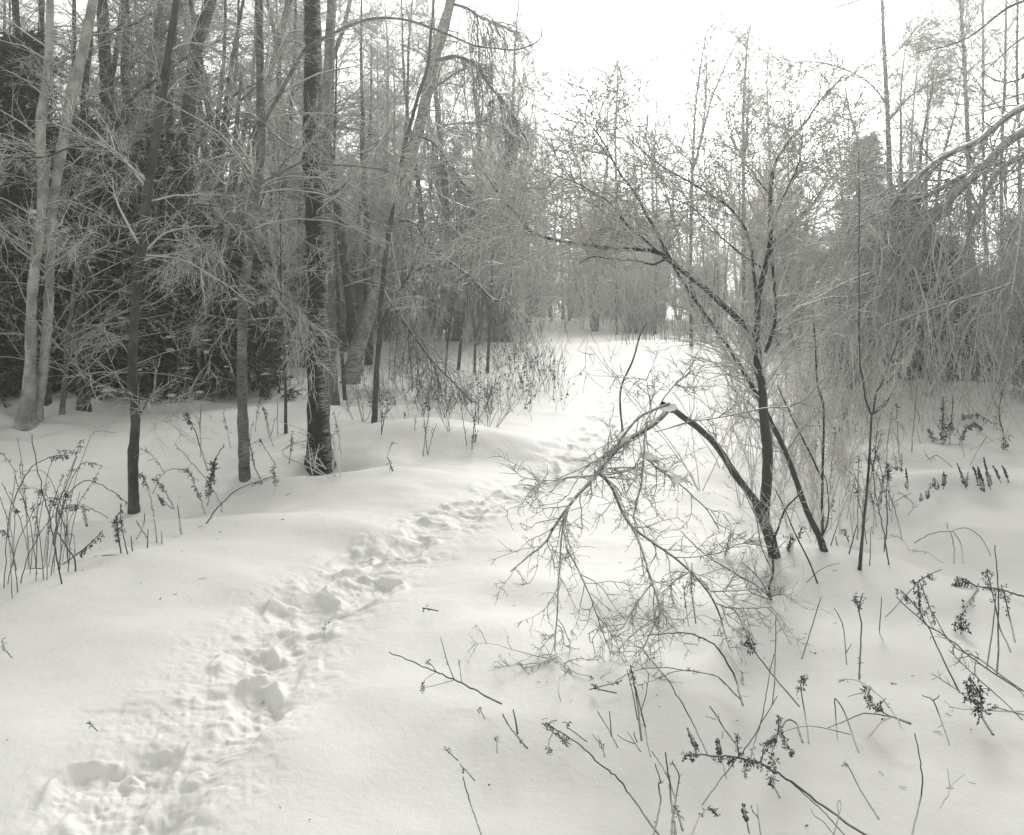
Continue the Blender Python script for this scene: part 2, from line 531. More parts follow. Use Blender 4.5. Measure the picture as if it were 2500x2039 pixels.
def traced_tree(name, label, cat, z, pts, w, mat, crown=None, limbs=(), ybase=None, extend=700, dY=0.0, sides=12,
                group=None, twig=None, flare=1.0, wob=0.0, base_uv=None):
    """pts run from the snow up. w = pixel widths along it. limbs = list of (zone, pts, (w0,w1), dY, crownspec)"""
    px = zp(z, pts) if z else list(pts)
    bu, bv = base_uv or px[0][:2]
    g = G(bu, bv)
    Y = ybase or g[1]
    g = np.array([(bu - UC) / F * Y, Y, gz((bu - UC) / F * Y, Y)])
    if extend:
        a, b = np.array(px[-2][:2]), np.array(px[-1][:2])
        d = (b - a) / np.linalg.norm(b - a)
        px = px + [tuple(b + d * extend * .5), tuple(b + d * extend)]
        w = list(w) + [w[-1] * .8, w[-1] * .5]
    P, R = limb(px, Y, w, K=max(24, 5 * len(px)), dY=dY, wob=wob)
    # root the trunk in the snow
    P = P + (np.array([0, 0, g[2]]) - np.array([0, 0, P[0, 2]])) * np.linspace(1, 0, len(P))[:, None] ** 3
    R = R * (1 + (flare - .85) * np.exp(-(P[:, 2] - g[2]) / (3.2 * R[0])))
    foot = P[0] - np.array([0, 0, .25])
    P = np.vstack([foot, P]); R = np.concatenate([[R[0] * 1.2], R])
    root = empty(name, tuple(g), label, cat, group)
    # real bark is not a perfect tube
    wobble = 1 + .05 * rng.normal(size=R.shape); wobble[:3] = 1
    TB().tubes(P, R * wobble, sides, bump=.03).build('trunk', mat, root, origin=g)
    src = []
    for lb in limbs:
        lz, lp, lw, ldy = lb[:4]
        lpx = zp(lz, lp) if lz else lp
        y0 = np.interp(lpx[0][1], P[::-1, 2] * 0 + np.array([HV - (q[2] - CAMH) * F / q[1] for q in P])[::-1], P[::-1, 1]) if False else Y + (lb[4] if len(lb) > 4 else 0)
        LP, LR = limb(lpx, y0, lw, dY=ldy, wob=.004, clampg=(name == 'broken_alder'))
        TB().tubes(LP, LR, 7).build('branch', lb[5] if len(lb) > 5 and lb[5] else mat, root, origin=g)
        src.append((LP, LR))
    if crown:
        tb = TB()
        crown(tb, P, R, src)
        tb.build('crown', twig or M_TWIG, root, origin=g)
    return root, P, R, src

def crown_spec(n1=40, t=(.3, 1), L1=(.8, 1.8), ang=(45, 85), grav=-.15, n2=8, L2=(.25, .7), n3=5, L3=(.08, .28), r1=.013, wig=.13,
               up=.15, K1=9, ltn=(10, 4), lt=None, rmin=.0026, fall1=.3):
    def f(tb, P, R, src):
        A = []
        if n1:
            A.append(grow(P, R, n1, t=t, L=L1, ang=ang, K=K1, rr=.35, rmax=r1, rmin=.004, grav=grav, wig=wig, bias=(0, 0, up), tip=.3, fall=fall1))
        for (LP, LR) in src:
            if ltn[0]:
                A.append(grow(LP, LR, ltn[0], t=(.15, 1), L=L1 if lt is None else lt, ang=(30, 70), K=K1, rr=.5, rmax=r1, rmin=.003, grav=grav, wig=wig, tip=.3))
            c = grow(LP, LR, ltn[1] * 3, t=(.2, 1), L=L2, ang=(30, 80), K=6, rr=.4, rmax=.006, rmin=rmin, grav=grav, wig=wig, tip=.4)
            d = grow(*c, n3, t=(.15, 1), L=L3, ang=(30, 65), K=4, rr=.6, rmin=rmin, grav=grav, wig=wig)
            tb.tubes(*c, 3); tb.tubes(*d, 3)
        for a in A:
            tb.tubes(*a, 4)
            b = grow(*a, n2, t=(.15, 1), L=L2, ang=(25, 65), K=6, rr=.55, rmax=.006, rmin=rmin, grav=grav * .8, wig=wig, fall=.5, flat=.3)
            tb.tubes(*b, 3)
            if n3:
                c = grow(*b, n3, t=(.15, 1), L=L3, ang=(25, 60), K=4, rr=.65, rmin=rmin, grav=grav * .5, wig=wig)
                tb.tubes(*c, 3)
    return f

# A: smooth pale trunk furthest left
traced_tree('birch_tree', 'smooth pale grey trunk at the left edge, its foot swept to the right', 'tree', None,
            [(64, 1066), (62, 1044), (69, 983), (75, 882), (77, 761), (87, 632), (97, 565), (105, 444), (99, 363), (101, 290), (112, 220), (115, 202), (121, 109), (122, 26)],
            [36, 30, 27, 26, 25, 24, 24, 25, 23, 22, 20], M_BIRCH, crown_spec(20, L1=(.8, 1.9)), flare=1.5)
traced_tree('birch_tree', 'smooth pale trunk leaning right just behind the leftmost trunk', 'tree', None,
            [(87, 1031), (93, 980), (103, 923), (115, 802), (121, 681), (121, 645), (129, 504), (145, 403), (161, 302), (177, 226), (206, 109), (222, 28)],
            [26, 24, 23, 22, 22, 22, 24, 26, 24], M_BIRCH, crown_spec(20, L1=(.8, 1.9)), flare=1.2)
# C
traced_tree('alder_tree', 'slender dark trunk with a broken side shoot, standing nearest on the left', 'tree', None,
            [(327, 1250), (326, 1210), (325, 1124), (331, 1023), (323, 923), (327, 802), (339, 640), (347, 605), (363, 444), (383, 323), (407, 161), (427, 24)],
            [26, 24, 24, 23, 22, 22, 23, 22, 20, 18], M_BARK,
            crown_spec(17, t=(.45, 1), L1=(.6, 1.5), ang=(40, 80), ltn=(4, 3), lt=(.3, .8)),
            limbs=[(None, [(333, 1024), (347, 1001), (358, 983), (367, 962)], (6, 3), -.1),
                   (None, [(375, 407), (343, 395), (274, 367), (200, 362), (161, 369), (113, 387), (60, 387), (12, 391)], (6, 3), -.4),
                   (None, [(363, 548), (420, 512), (480, 500), (560, 512), (620, 560)], (5, 2), -.3),
                   (None, [(330, 640), (280, 600), (230, 560), (170, 560)], (4, 2), -.2)], extend=600)
# D
traced_tree('birch_tree', 'slim grey birch between the dark slender trunk and the thick dark one', 'tree', None,
            [(597, 1168), (595, 1084), (591, 963), (591, 842), (593, 721), (605, 640), (601, 645), (613, 524), (629, 444), (637, 343), (635, 202), (633, 24)][:6] +
            [(613, 524), (629, 444), (637, 343), (635, 202), (633, 24)],
            [25, 25, 25, 24, 23, 24, 24, 22, 20, 18], M_BIRCH2,
            crown_spec(20, t=(.45, 1), L1=(.7, 1.7), grav=-.2, ltn=(6, 4), lt=(.3, 1.1)),
            limbs=[(None, [(641, 306), (685, 226), (715, 170), (746, 121), (790, 93), (882, 50), (943, 42), (1003, 50), (1084, 77), (1156, 107), (1210, 114), (1265, 117), (1318, 93), (1322, 52)], (10, 3), -.3),
                   (None, [(636, 448), (697, 415), (753, 391), (810, 403), (882, 407), (960, 420), (1010, 455)], (6, 2.5), -.5),
                   (None, [(620, 540), (660, 440), (690, 400), (740, 350)], (6, 2), .3),
                   (None, [(618, 560), (560, 580), (500, 600), (440, 690)], (4, 2), -.4),
                   (None, [(605, 680), (680, 710), (740, 760), (775, 840)], (4, 2), -.2)], extend=600)
# E
traced_tree('birch_tree', 'thickest trunk in the wood, dark scaly bark with a lit right flank painted on', 'tree', None,
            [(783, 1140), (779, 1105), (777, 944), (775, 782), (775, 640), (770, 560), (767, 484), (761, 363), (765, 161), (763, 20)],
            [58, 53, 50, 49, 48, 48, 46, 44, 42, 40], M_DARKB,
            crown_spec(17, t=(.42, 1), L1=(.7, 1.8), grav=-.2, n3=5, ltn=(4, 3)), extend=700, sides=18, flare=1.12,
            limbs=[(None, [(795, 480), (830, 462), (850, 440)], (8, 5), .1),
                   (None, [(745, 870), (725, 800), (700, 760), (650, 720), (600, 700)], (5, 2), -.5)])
# F
traced_tree('birch_tree', 'pale trunk half hidden behind the right side of the thick dark trunk', 'tree', None,
            [(817, 1003), (809, 863), (805, 621), (802, 524), (794, 323), (806, 40)], [24, 22, 22, 21, 20, 20], M_BIRCH2,
            crown_spec(13, t=(.4, 1), L1=(.9, 2.2), grav=-.2))
traced_tree('alder_tree', 'thin dark stem rising close behind the half hidden pale trunk', 'tree', None,
            [(843, 985), (835, 870), (828, 760), (822, 660), (818, 560), (815, 420), (818, 300)], [10, 9, 8, 7, 6], M_BARK,
            crown_spec(7, t=(.3, 1), L1=(.6, 1.6)), extend=200, sides=7)
# G leaning birch
def weeping(tb, P, R, src):
    crown_spec(12, t=(.5, 1), L1=(.8, 2.0), grav=-.35)(tb, P, R, src[:3])
    for (LP, LR) in src[3:]:
        a = grow(LP, LR, 46, t=(.12, 1), L=(.5, 1.9), ang=(30, 70), K=9, rr=.5, rmax=.010, rmin=.004, grav=-.8, wig=.12, bias=(.1, 0, -.5))
        b = grow(*a, 7, t=(.1, 1), L=(.2, .7), ang=(20, 60), K=6, rr=.6, rmin=.0032, grav=-.6, wig=.2)
        c = grow(*b, 3, t=(.1, 1), L=(.06, .2), ang=(30, 60), K=3, rr=.7, rmin=.0032, grav=-.3, wig=.2)
        tb.tubes(*a, 4); tb.tubes(*b, 3); tb.tubes(*c, 3)
traced_tree('birch_tree', 'stout pale birch leaning strongly to the right behind the thick dark trunk', 'tree', None,
            [(855, 968), (857, 950), (869, 883), (894, 802), (918, 722), (938, 621), (955, 575), (983, 484), (1003, 383), (1027, 302), (1048, 202), (1068, 121), (1096, 20)],
            [40, 36, 34, 33, 30, 29, 30, 30, 28, 26, 26], M_BIRCHG, weeping, twig=M_TWIG_DARK, extend=800, sides=14, flare=1.2,
            limbs=[(None, [(958, 569), (990, 554), (1047, 550), (1103, 565), (1164, 595), (1224, 617), (1285, 639)], (7, 3), -1.5),
                   (None, [(1040, 225), (1090, 195), (1140, 160)], (7, 3), .5),
                   (None, [(1019, 340), (1070, 310), (1140, 300), (1200, 310), (1260, 345)], (6, 3), .3),
                   (None, [(1105, 10), (1144, 22), (1180, 45), (1221, 60), (1260, 80)], (9, 4), -.6, 0, M_LIMB),
                   (None, [(1055, 150), (1080, 145), (1120, 141), (1164, 165), (1197, 214), (1237, 258), (1261, 298), (1290, 350)], (11, 5), -1.2, 0, M_LIMB),
                   (None, [(965, 540), (1010, 545), (1059, 609), (1144, 673), (1204, 730), (1240, 733)], (8, 5), -1.0, 0, M_LIMB),
                   (None, [(1010, 330), (1060, 350), (1110, 420), (1150, 470), (1190, 500)], (7, 3), -1, 0, M_LIMB),
                   (None, [(930, 700), (958, 742), (1014, 823), (1063, 887), (1123, 948), (1184, 1020)], (7, 3), -1.8, 0, M_LIMB)])
traced_tree('alder_tree', 'forked dark stem crossing in front of the leaning pale birch', 'tree', None,
            [(914, 1042), (920, 903), (930, 802), (928, 762), (942, 621), (955, 540), (971, 464), (987, 363), (1019, 242), (1044, 161), (1052, 80)],
            [14, 13, 13, 12, 12, 11, 10, 9, 8, 6], M_BARK,
            crown_spec(8, t=(.35, 1), L1=(.6, 1.4), n2=6),
            limbs=[(None, [(932, 790), (958, 742), (998, 673), (1023, 597)], (8, 4), .2), (None, [(960, 738), (1000, 672), (1050, 652)], (4, 3), -.2)], extend=200, sides=8)
# middle saplings
for lab, pts, w, lm in [
    ('thin bare sapling left of the three dark ones beside the dry weeds', [(1087, 913), (1095, 810), (1115, 694)], [6, 5, 3], []),
    ('straight dark sapling, thickest of those beside the dry weeds', [(1119, 910), (1131, 782), (1148, 677), (1158, 600)], [9, 8, 5], []),
    ('forked twin sapling in the middle of the small group by the dry weeds', [(1158, 914), (1160, 823), (1156, 760), (1163, 660)], [7, 6, 3], [(None, [(1160, 823), (1190, 745), (1205, 690)], (4, 2), .1)]),
    ('dark sapling at the right of the small group, just behind the dry weeds', [(1190, 914), (1196, 782), (1202, 637), (1204, 560)], [8, 7, 5], []),
    ('crooked young tree with a dark stem between the slim grey birch and the thick trunk', [(637, 977), (649, 902), (645, 862), (669, 753), (676, 700)], [12, 11, 10, 8], [(None, [(645, 818), (600, 880), (565, 925), (545, 972)], (7, 9), -.2)]),
    ('thin upright sapling close left of the thick dark trunk', [(698, 1058), (694, 882), (685, 753), (682, 560), (676, 400)], [9, 7, 5, 4], [])]:
    traced_tree('sapling', lab, 'sapling', None, pts, w, M_BARK, crown_spec(16, t=(.35, 1), L1=(.5, 1.3), ang=(25, 60), r1=.008, up=.4, grav=-.1, n2=7, rmin=.0025), limbs=lm, extend=120, sides=6, wob=.004)

# left wood, second rank of trunks
BACK = [
    ('broad dark trunk bulging outward at mid height, left part of the wood', [(306, 830), (304, 640), (298, 524), (290, 403), (266, 282), (258, 161), (250, 32)], [38, 36, 36, 34, 30], 15.5, M_BACKB),
    ('broad dark forked trunk right of the slender dark one', [(415, 900), (420, 650), (427, 565), (440, 403), (460, 282), (480, 121), (508, 24)], [36, 36, 35, 34, 30], 15.0, M_BACKB),
    ('dark trunk running close beside the slender dark one', [(388, 880), (395, 605), (399, 444), (411, 323), (415, 161), (430, 30)], [24, 23, 22, 20, 16], 16.0, M_BACKB),
    ('narrow dark trunk between the bulging one and the slender one', [(318, 840), (327, 484), (343, 363), (363, 202), (387, 28)], [18, 18, 15, 12], 17.0, M_BACKB),
    ('straight dark trunk in the gap right of the two pale trunks', [(205, 860), (214, 484), (206, 363), (206, 242), (218, 101), (224, 20)], [20, 19, 18, 15], 14.5, M_BACKB),
    ('dark upright trunk hidden behind the top of the leftmost pale trunk', [(85, 900), (88, 400), (97, 161), (101, 32)], [18, 17, 16, 14], 15.0, M_BACKB),
    ('thin dark trunk nearest the left edge of the wood', [(66, 900), (69, 444), (60, 282), (44, 32)], [10, 9, 8], 14.0, M_BARK),
    ('thin grey trunk at the back between the pale trunks and the bulging one', [(175, 850), (178, 500), (180, 240), (181, 32)], [12, 12, 10], 18.0, M_BACKB),
    ('slanting bare trunk rising right from behind the forked dark one', [(470, 840), (500, 560), (540, 330), (560, 180), (590, 20)], [16, 13, 12, 9], 16.0, M_BACKB),
    ('faint pale trunk leaning right behind the slim grey birch', [(520, 840), (560, 620), (600, 420), (640, 250), (690, 60)], [24, 22, 20, 16], 19.0, M_BIRCH2),
    ('pale thin trunk high behind the thick dark trunk', [(720, 860), (735, 500), (760, 300), (840, 60), (850, 20)], [14, 13, 12, 10], 20.0, M_BIRCH2),
    ('short dark stem standing in the snow right of the two pale trunks', [(115, 1007), (117, 920), (120, 820), (130, 640)], [18, 16, 14, 9], None, M_BACKB),
    ('thin curved stem rising from the snow below the evergreens', [(151, 1012), (158, 930), (163, 860), (172, 780), (185, 640)], [13, 12, 10, 8], None, M_BIRCH2),
    ('first of two close set stems in front of the dark evergreens', [(196, 1001), (196, 920), (194, 820), (198, 620)], [17, 15, 13, 9], None, M_BACKB),
    ('second of two close set stems, ending a little lower in the snow', [(215, 1004), (213, 940), (208, 840), (216, 640)], [15, 12, 11, 8], None, M_BACKB),
]
for k, (lab, pts, w, yb, mt) in enumerate(BACK):
    traced_tree('forest_tree', lab, 'tree', None, pts, w, mt, crown_spec(15, t=(.15, 1), L1=(.8, 2.4), n2=7, L2=(.3, .9), n3=4, L3=(.12, .35), rmin=.003, grav=-.12, r1=.012),
                ybase=yb, extend=(300 if yb is None else 900), sides=9, group='trunks of the left wood',
                limbs=([(None, [(432, 430), (470, 380), (500, 330), (560, 270), (640, 200)], (14, 6), .8), (None, [(452, 340), (520, 280), (600, 215), (680, 190)], (9, 4), .6),
                        (None, [(455, 290), (475, 160), (482, 40)], (16, 12), .3)] if k == 1 else
                       [(None, [(272, 300), (330, 230), (400, 180), (470, 130), (560, 90)], (9, 4), .6), (None, [(256, 90), (290, 70), (340, 55), (400, 20)], (12, 6), .5)] if k == 0 else []))
traced_tree('birch_tree', 'leaning grey birch with a swollen foot below the evergreens', 'tree', None,
            [(423, 990), (419, 943), (428, 915), (444, 882), (484, 802), (520, 690), (548, 600), (560, 480)], [20, 25, 24, 24, 22, 18, 14], M_BIRCH2, crown_spec(14, t=(.3, 1), rmin=.0025), flare=1.0, extend=300)
traced_tree('sapling', 'leaning thin dark stem beside the swollen-footed birch', 'sapling', None,
            [(444, 980), (462, 930), (484, 890), (510, 840), (536, 794), (560, 700)], [12, 12, 10, 7], M_BACKB, crown_spec(14, t=(.3, 1), rmin=.0025), extend=200, sides=7)

# far trunks at the end of the path
for lab, pts, w, lm in [
    ('dark forked trunk standing at the far end of the snowy path', [(1292, 788), (1290, 740), (1291, 685), (1288, 600)], [15, 13, 13, 9], [(None, [(1296, 740), (1304, 700), (1310, 640)], (5, 3), 0)]),
    ('small far trunk, first of two right of the dark forked one', [(1347, 784), (1343, 740), (1340, 690), (1336, 620)], [9, 8, 7], []),
    ('small far trunk, second of two right of the dark forked one', [(1375, 780), (1374, 740), (1372, 690), (1372, 620)], [9, 8, 7], []),
    ('thin far trunk between the small pair and the spreading tree', [(1390, 784), (1388, 740), (1389, 690)], [6, 5, 5], []),
    ('spreading far tree with two low limbs at the bend of the path', [(1452, 804), (1447, 770), (1446, 742), (1452, 700), (1458, 640)], [20, 18, 16, 13], [(None, [(1444, 770), (1425, 740), (1408, 700), (1400, 640)], (8, 5), 0), (None, [(1460, 800), (1461, 760), (1462, 700)], (5, 4), 0)])]:
    traced_tree('far_tree', lab, 'tree', None, pts, w, M_BACKB, crown_spec(30, t=(.2, 1), L1=(1.2, 3.4), ang=(40, 85), n2=10, L2=(.5, 1.4), n3=5, L3=(.2, .5), rmin=.007, r1=.03, ltn=(12, 6)), limbs=lm, extend=260, sides=8, twig=M_FARTWIG)

# ------------------------------------------------------------------ the iced alder by the path (several stems, one tree each root)
AY = G(1891, 1358)[1]
ICE = dict(n1=0)
def alder_crown(tb, P, R, src):
    for k, (LP, LR) in enumerate([(P[len(P) // 2:], R[len(R) // 2:])] + src):
        ln = np.linalg.norm(np.diff(LP, axis=0), axis=1).sum()
        a = grow(LP, LR, int(9 + 13 * ln), t=(.18, 1), L=(.25, .95), ang=(25, 60), K=8, rr=.45, rmax=.007, rmin=.0032, grav=.0, wig=.13, bias=(0, 0, .1), fall=.4)
        b = grow(*a, 7, t=(.1, 1), L=(.14, .5), ang=(30, 60), K=5, rr=.65, rmin=.0026, wig=.15, flat=.4, fall=.3)
        c = grow(*b, 3, t=(.1, .9), L=(.06, .22), ang=(30, 65), K=3, rr=.8, rmin=.0023, wig=.2, fall=.3)
        tb.tubes(*a, 4); tb.tubes(*b, 3); tb.tubes(*c, 3)
    # a few withered hanging leaves
ALD = [
    (None, [(1847, 818), (1800, 778), (1761, 743), (1703, 691), (1646, 645), (1600, 616), (1540, 608), (1473, 602), (1358, 585), (1300, 567), (1270, 530), (1233, 493), (1175, 411)], (17, 4), -.7, 0, M_LIMB),
    (None, [(1623, 634), (1590, 643), (1548, 634), (1490, 630), (1444, 622), (1400, 640)], (7, 3), -.5, -.3, M_LIMB),
    (None, [(1640, 640), (1605, 570), (1582, 530), (1550, 470), (1507, 415), (1470, 340), (1427, 288)], (8, 3), -.5, -.3, M_LIMB),
    (None, [(1610, 618), (1570, 580), (1530, 547), (1500, 505), (1473, 478), (1410, 440), (1350, 415)], (6, 2.5), -.6, -.3, M_LIMB),
    (None, [(1847, 818), (1853, 720), (1870, 651), (1882, 576), (1884, 461), (1893, 403), (1916, 357), (1968, 300), (2009, 242), (2066, 184)], (16, 3), .4, 0, M_LIMB),
    (None, [(1850, 760), (1842, 700), (1836, 634), (1824, 570), (1778, 507), (1703, 455), (1605, 397), (1502, 311)], (9, 3), -.4, 0, M_LIMB),
    (None, [(1882, 640), (1893, 588), (1930, 550), (1974, 507), (2020, 440), (2060, 400)], (7, 3), .4, .1, M_LIMB),
    (None, [(1868, 860), (1888, 806), (1894, 750), (1890, 691), (1884, 620), (1890, 580)], (9, 6), .2, 0, M_LIMB),
    (None, [(1865, 657), (1810, 620), (1761, 582), (1725, 540), (1686, 501), (1623, 478)], (5, 2.5), -.4, .1, M_LIMB),
    (None, [(1882, 480), (1840, 430), (1800, 370), (1775, 300)], (5, 2), .3, .2, M_LIMB),
    (None, [(1880, 560), (1915, 480), (1950, 400), (1960, 330)], (5, 2), -.3, 0, M_LIMB)]
root, AP, AR, _ = traced_tree('alder_tree', 'ice covered tree by the path, dark upright trunk and long left limb', 'tree', None,
    [(1891, 1358), (1880, 1310), (1864, 1269), (1868, 1200), (1873, 1130), (1870, 1060), (1864, 992), (1862, 940), (1853, 893), (1847, 818)],
    [26, 24, 27, 26, 25, 24, 22, 21, 21, 19], M_LIMB, alder_crown, limbs=ALD, extend=0, sides=12, twig=M_TWIG_ICE, wob=.002)

def second_crown(tb, P, R, src):
    a = grow(P, R, 46, t=(.35, 1), L=(.25, .8), ang=(25, 60), K=8, rr=.4, rmax=.005, rmin=.0025, wig=.13)
    b = grow(*a, 7, t=(.12, 1), L=(.06, .25), ang=(30, 65), K=4, rr=.65, rmin=.0019, wig=.2)
    tb.tubes(*a, 4); tb.tubes(*b, 3)
    for (LP, LR) in src:
        a = grow(LP, LR, 14, t=(.2, 1), L=(.15, .5), ang=(25, 60), K=6, rr=.4, rmax=.004, rmin=.002, wig=.13)
        b = grow(*a, 5, t=(.12, 1), L=(.05, .15), ang=(30, 65), K=4, rr=.65, rmin=.0017, wig=.2)
        tb.tubes(*a, 3); tb.tubes(*b, 3)
traced_tree('alder_tree', 'dark straight stem slanting up left from its own foot, passing behind the upright iced trunk', 'tree', None,
    [(2012, 1345), (2000, 1310), (1969, 1246), (1945, 1177), (1919, 1107), (1877, 1020), (1824, 922), (1780, 850), (1732, 783), (1669, 691), (1620, 610)],
    [17, 15, 14, 13, 12, 11, 10, 8, 7, 5], M_LIMB, second_crown, extend=0, sides=9, twig=M_TWIG_HALF, dY=.5)
# bent and broken stem
def hang_crown(tb, P, R, src):
    for k, (LP, LR) in enumerate(src):
        ln = np.linalg.norm(np.diff(LP, axis=0), axis=1).sum()
        lo = .3 if k == 0 else .05
        a = grow(LP, LR, int(6 + 12 * ln), t=(lo, 1), L=(.10, .42), ang=(30, 70), K=7, rr=.5, rmax=.0045, rmin=.0026, grav=-.25, wig=.2, bias=(0, 0, -.15), fall=.3)
        b = grow(*a, 6, t=(.1, 1), L=(.04, .15), ang=(35, 75), K=4, rr=.75, rmin=.0021, wig=.18)
        c = grow(*b, 2, t=(.1, 1), L=(.012, .04), ang=(35, 75), K=2, rr=.85, rmin=.0015, wig=.1)
        tb.tubes(*a, 4); tb.tubes(*b, 3); tb.tubes(*c, 3)
BROK = [
    (None, [(1640, 1000), (1633, 997), (1592, 1034), (1532, 1071), (1486, 1117), (1440, 1176), (1403, 1218), (1357, 1278), (1334, 1315), (1292, 1347), (1246, 1384)], (15, 3), -0.10, -0.97, M_ICELIMB),
    (None, [(1636, 985), (1560, 1020), (1520, 1070), (1498, 1110)], (7, 5), 0.00, -1.00, M_ICELIMB),
    (None, [(1454, 1152), (1474, 1166), (1495, 1195), (1536, 1278), (1592, 1322), (1652, 1361), (1707, 1412), (1748, 1471), (1765, 1520), (1781, 1564), (1800, 1605), (1818, 1637)], (9, 2.5), 0.10, -1.00, M_ICELIMB),
    (None, [(1541, 1282), (1569, 1352), (1596, 1430), (1624, 1499), (1640, 1530)], (6, 2.5), -0.20, -1.00, M_ICELIMB),
    (None, [(1390, 1235), (1384, 1260), (1373, 1352), (1364, 1476), (1357, 1596)], (6, 3), -0.15, -1.05, M_ICELIMB),
    (None, [(1357, 1596), (1330, 1615), (1288, 1633)], (3, 1.5), -0.05, -1.17, M_ICELIMB),
    (None, [(1357, 1590), (1380, 1620), (1410, 1640), (1453, 1651)], (3, 1.5), -0.05, -1.17, M_ICELIMB),
    (None, [(1382, 1335), (1420, 1420), (1450, 1490), (1475, 1560), (1490, 1600)], (4, 1.8), -0.05, -1.12, M_ICELIMB),
    (None, [(1578, 1029), (1572, 1070), (1569, 1117), (1560, 1190), (1541, 1269)], (6, 3), -0.10, -1.00, M_ICELIMB),
    (None, [(1578, 1121), (1600, 1140), (1638, 1167), (1690, 1210), (1725, 1246), (1750, 1290)], (5, 2.5), 0.15, -1.02, M_ICELIMB),
    (None, [(1596, 1425), (1570, 1455), (1546, 1494), (1523, 1531), (1505, 1550)], (4, 2), -0.05, -1.12, M_ICELIMB),
    (None, [(1619, 1485), (1600, 1520), (1580, 1560), (1559, 1596), (1548, 1620)], (5, 2.5), -0.05, -1.12, M_ICELIMB),
    (None, [(1748, 1471), (1775, 1482), (1808, 1488), (1845, 1486), (1882, 1483)], (4, 2.5), 0.00, -0.97, M_ICELIMB),
    (None, [(1735, 1444), (1790, 1440), (1850, 1438), (1890, 1428)], (3.5, 2), 0.00, -0.97, M_ICELIMB),
    (None, [(1650, 1361), (1700, 1360), (1760, 1345), (1810, 1325), (1884, 1329)], (3.5, 2), 0.00, -0.97, M_ICELIMB),
    (None, [(1690, 1392), (1640, 1420), (1600, 1450)], (3, 1.5), 0.00, -0.97, M_ICELIMB),
    (None, [(1472, 1146), (1520, 1143), (1570, 1140)], (4, 3), 0.00, -1.00, M_ICELIMB),
    (None, [(1455, 1170), (1470, 1120), (1500, 1100)], (3, 2), 0.00, -1.00, M_ICELIMB),
    (None, [(1430, 1166), (1380, 1168), (1330, 1172), (1312, 1170)], (3, 1.5), -0.10, -1.02, M_ICELIMB),
    (None, [(1598, 1055), (1680, 1030), (1760, 1015), (1860, 995), (1950, 980), (2030, 900)], (3, 4), 0.30, -0.97, M_ICELIMB),
    (None, [(1590, 1035), (1620, 970), (1660, 925), (1690, 900)], (3.5, 2), 0.00, -1.00, M_ICELIMB),
    (None, [(1590, 1010), (1582, 960), (1577, 925)], (3, 1.5), 0.00, -1.00, M_ICELIMB)]
bb, BP, BR, bsrc = traced_tree('broken_alder', 'bent dark stem snapped at its top, the iced crown hanging to the snow', 'tree', None,
    [(1888, 1352), (1868, 1290), (1848, 1235), (1836, 1213), (1794, 1158), (1753, 1094), (1707, 1047), (1670, 1020), (1640, 998), (1619, 986)],
    [20, 20, 21, 18, 17, 16, 15, 14, 12], M_LIMB, hang_crown, limbs=BROK, extend=0, sides=10, twig=M_TWIG_HALF, dY=-1.0, flare=1.0)

def clump(P, s, seed, parent=None, origin=None, name='snow_clump'):
    """a rounded lump of snow"""
    r = np.random.default_rng(seed)
    n, m = 9, 6
    V = []
    for i in range(m + 1):
        a = math.pi * i / m
        for j in range(n):
            b = 2 * math.pi * j / n
            q = 1 + .28 * r.normal() * math.sin(a)
            V.append((math.sin(a) * math.cos(b) * s[0] * q, math.sin(a) * math.sin(b) * s[1] * q, math.cos(a) * s[2] * q))
    V = np.array(V) + P
    Q = [(i * n + j, (i + 1) * n + j, (i + 1) * n + (j + 1) % n, i * n + (j + 1) % n) for i in range(m) for j in range(n)]
    return V, np.array(Q)
LP = bsrc[0][0]; gg = np.array(bb.location)
for t, s in [(.06, .03), (.13, .036), (.20, .03), (.31, .034), (.43, .025), (.5, .03), (.62, .022)]:
    p = LP[int(t * (len(LP) - 1))] + np.array([0, 0, .012])
    V, Q = clump(p, (s, s * .5, s * .42), int(t * 100)); mesh_obj('snow_cap', V - gg, Q, 4, M_SNOW, bb)
for (u, v, s) in [(1578, 1112, .032), (1590, 1118, .022), (1655, 1170, .03), (1668, 1172, .02), (1475, 1150, .02)]:
    V, Q = clump(PT(u, v, gg[1] - 1.02), (s, s * .7, s * .6), u); mesh_obj('snow_cap', V - gg, Q, 4, M_SNOW, bb)

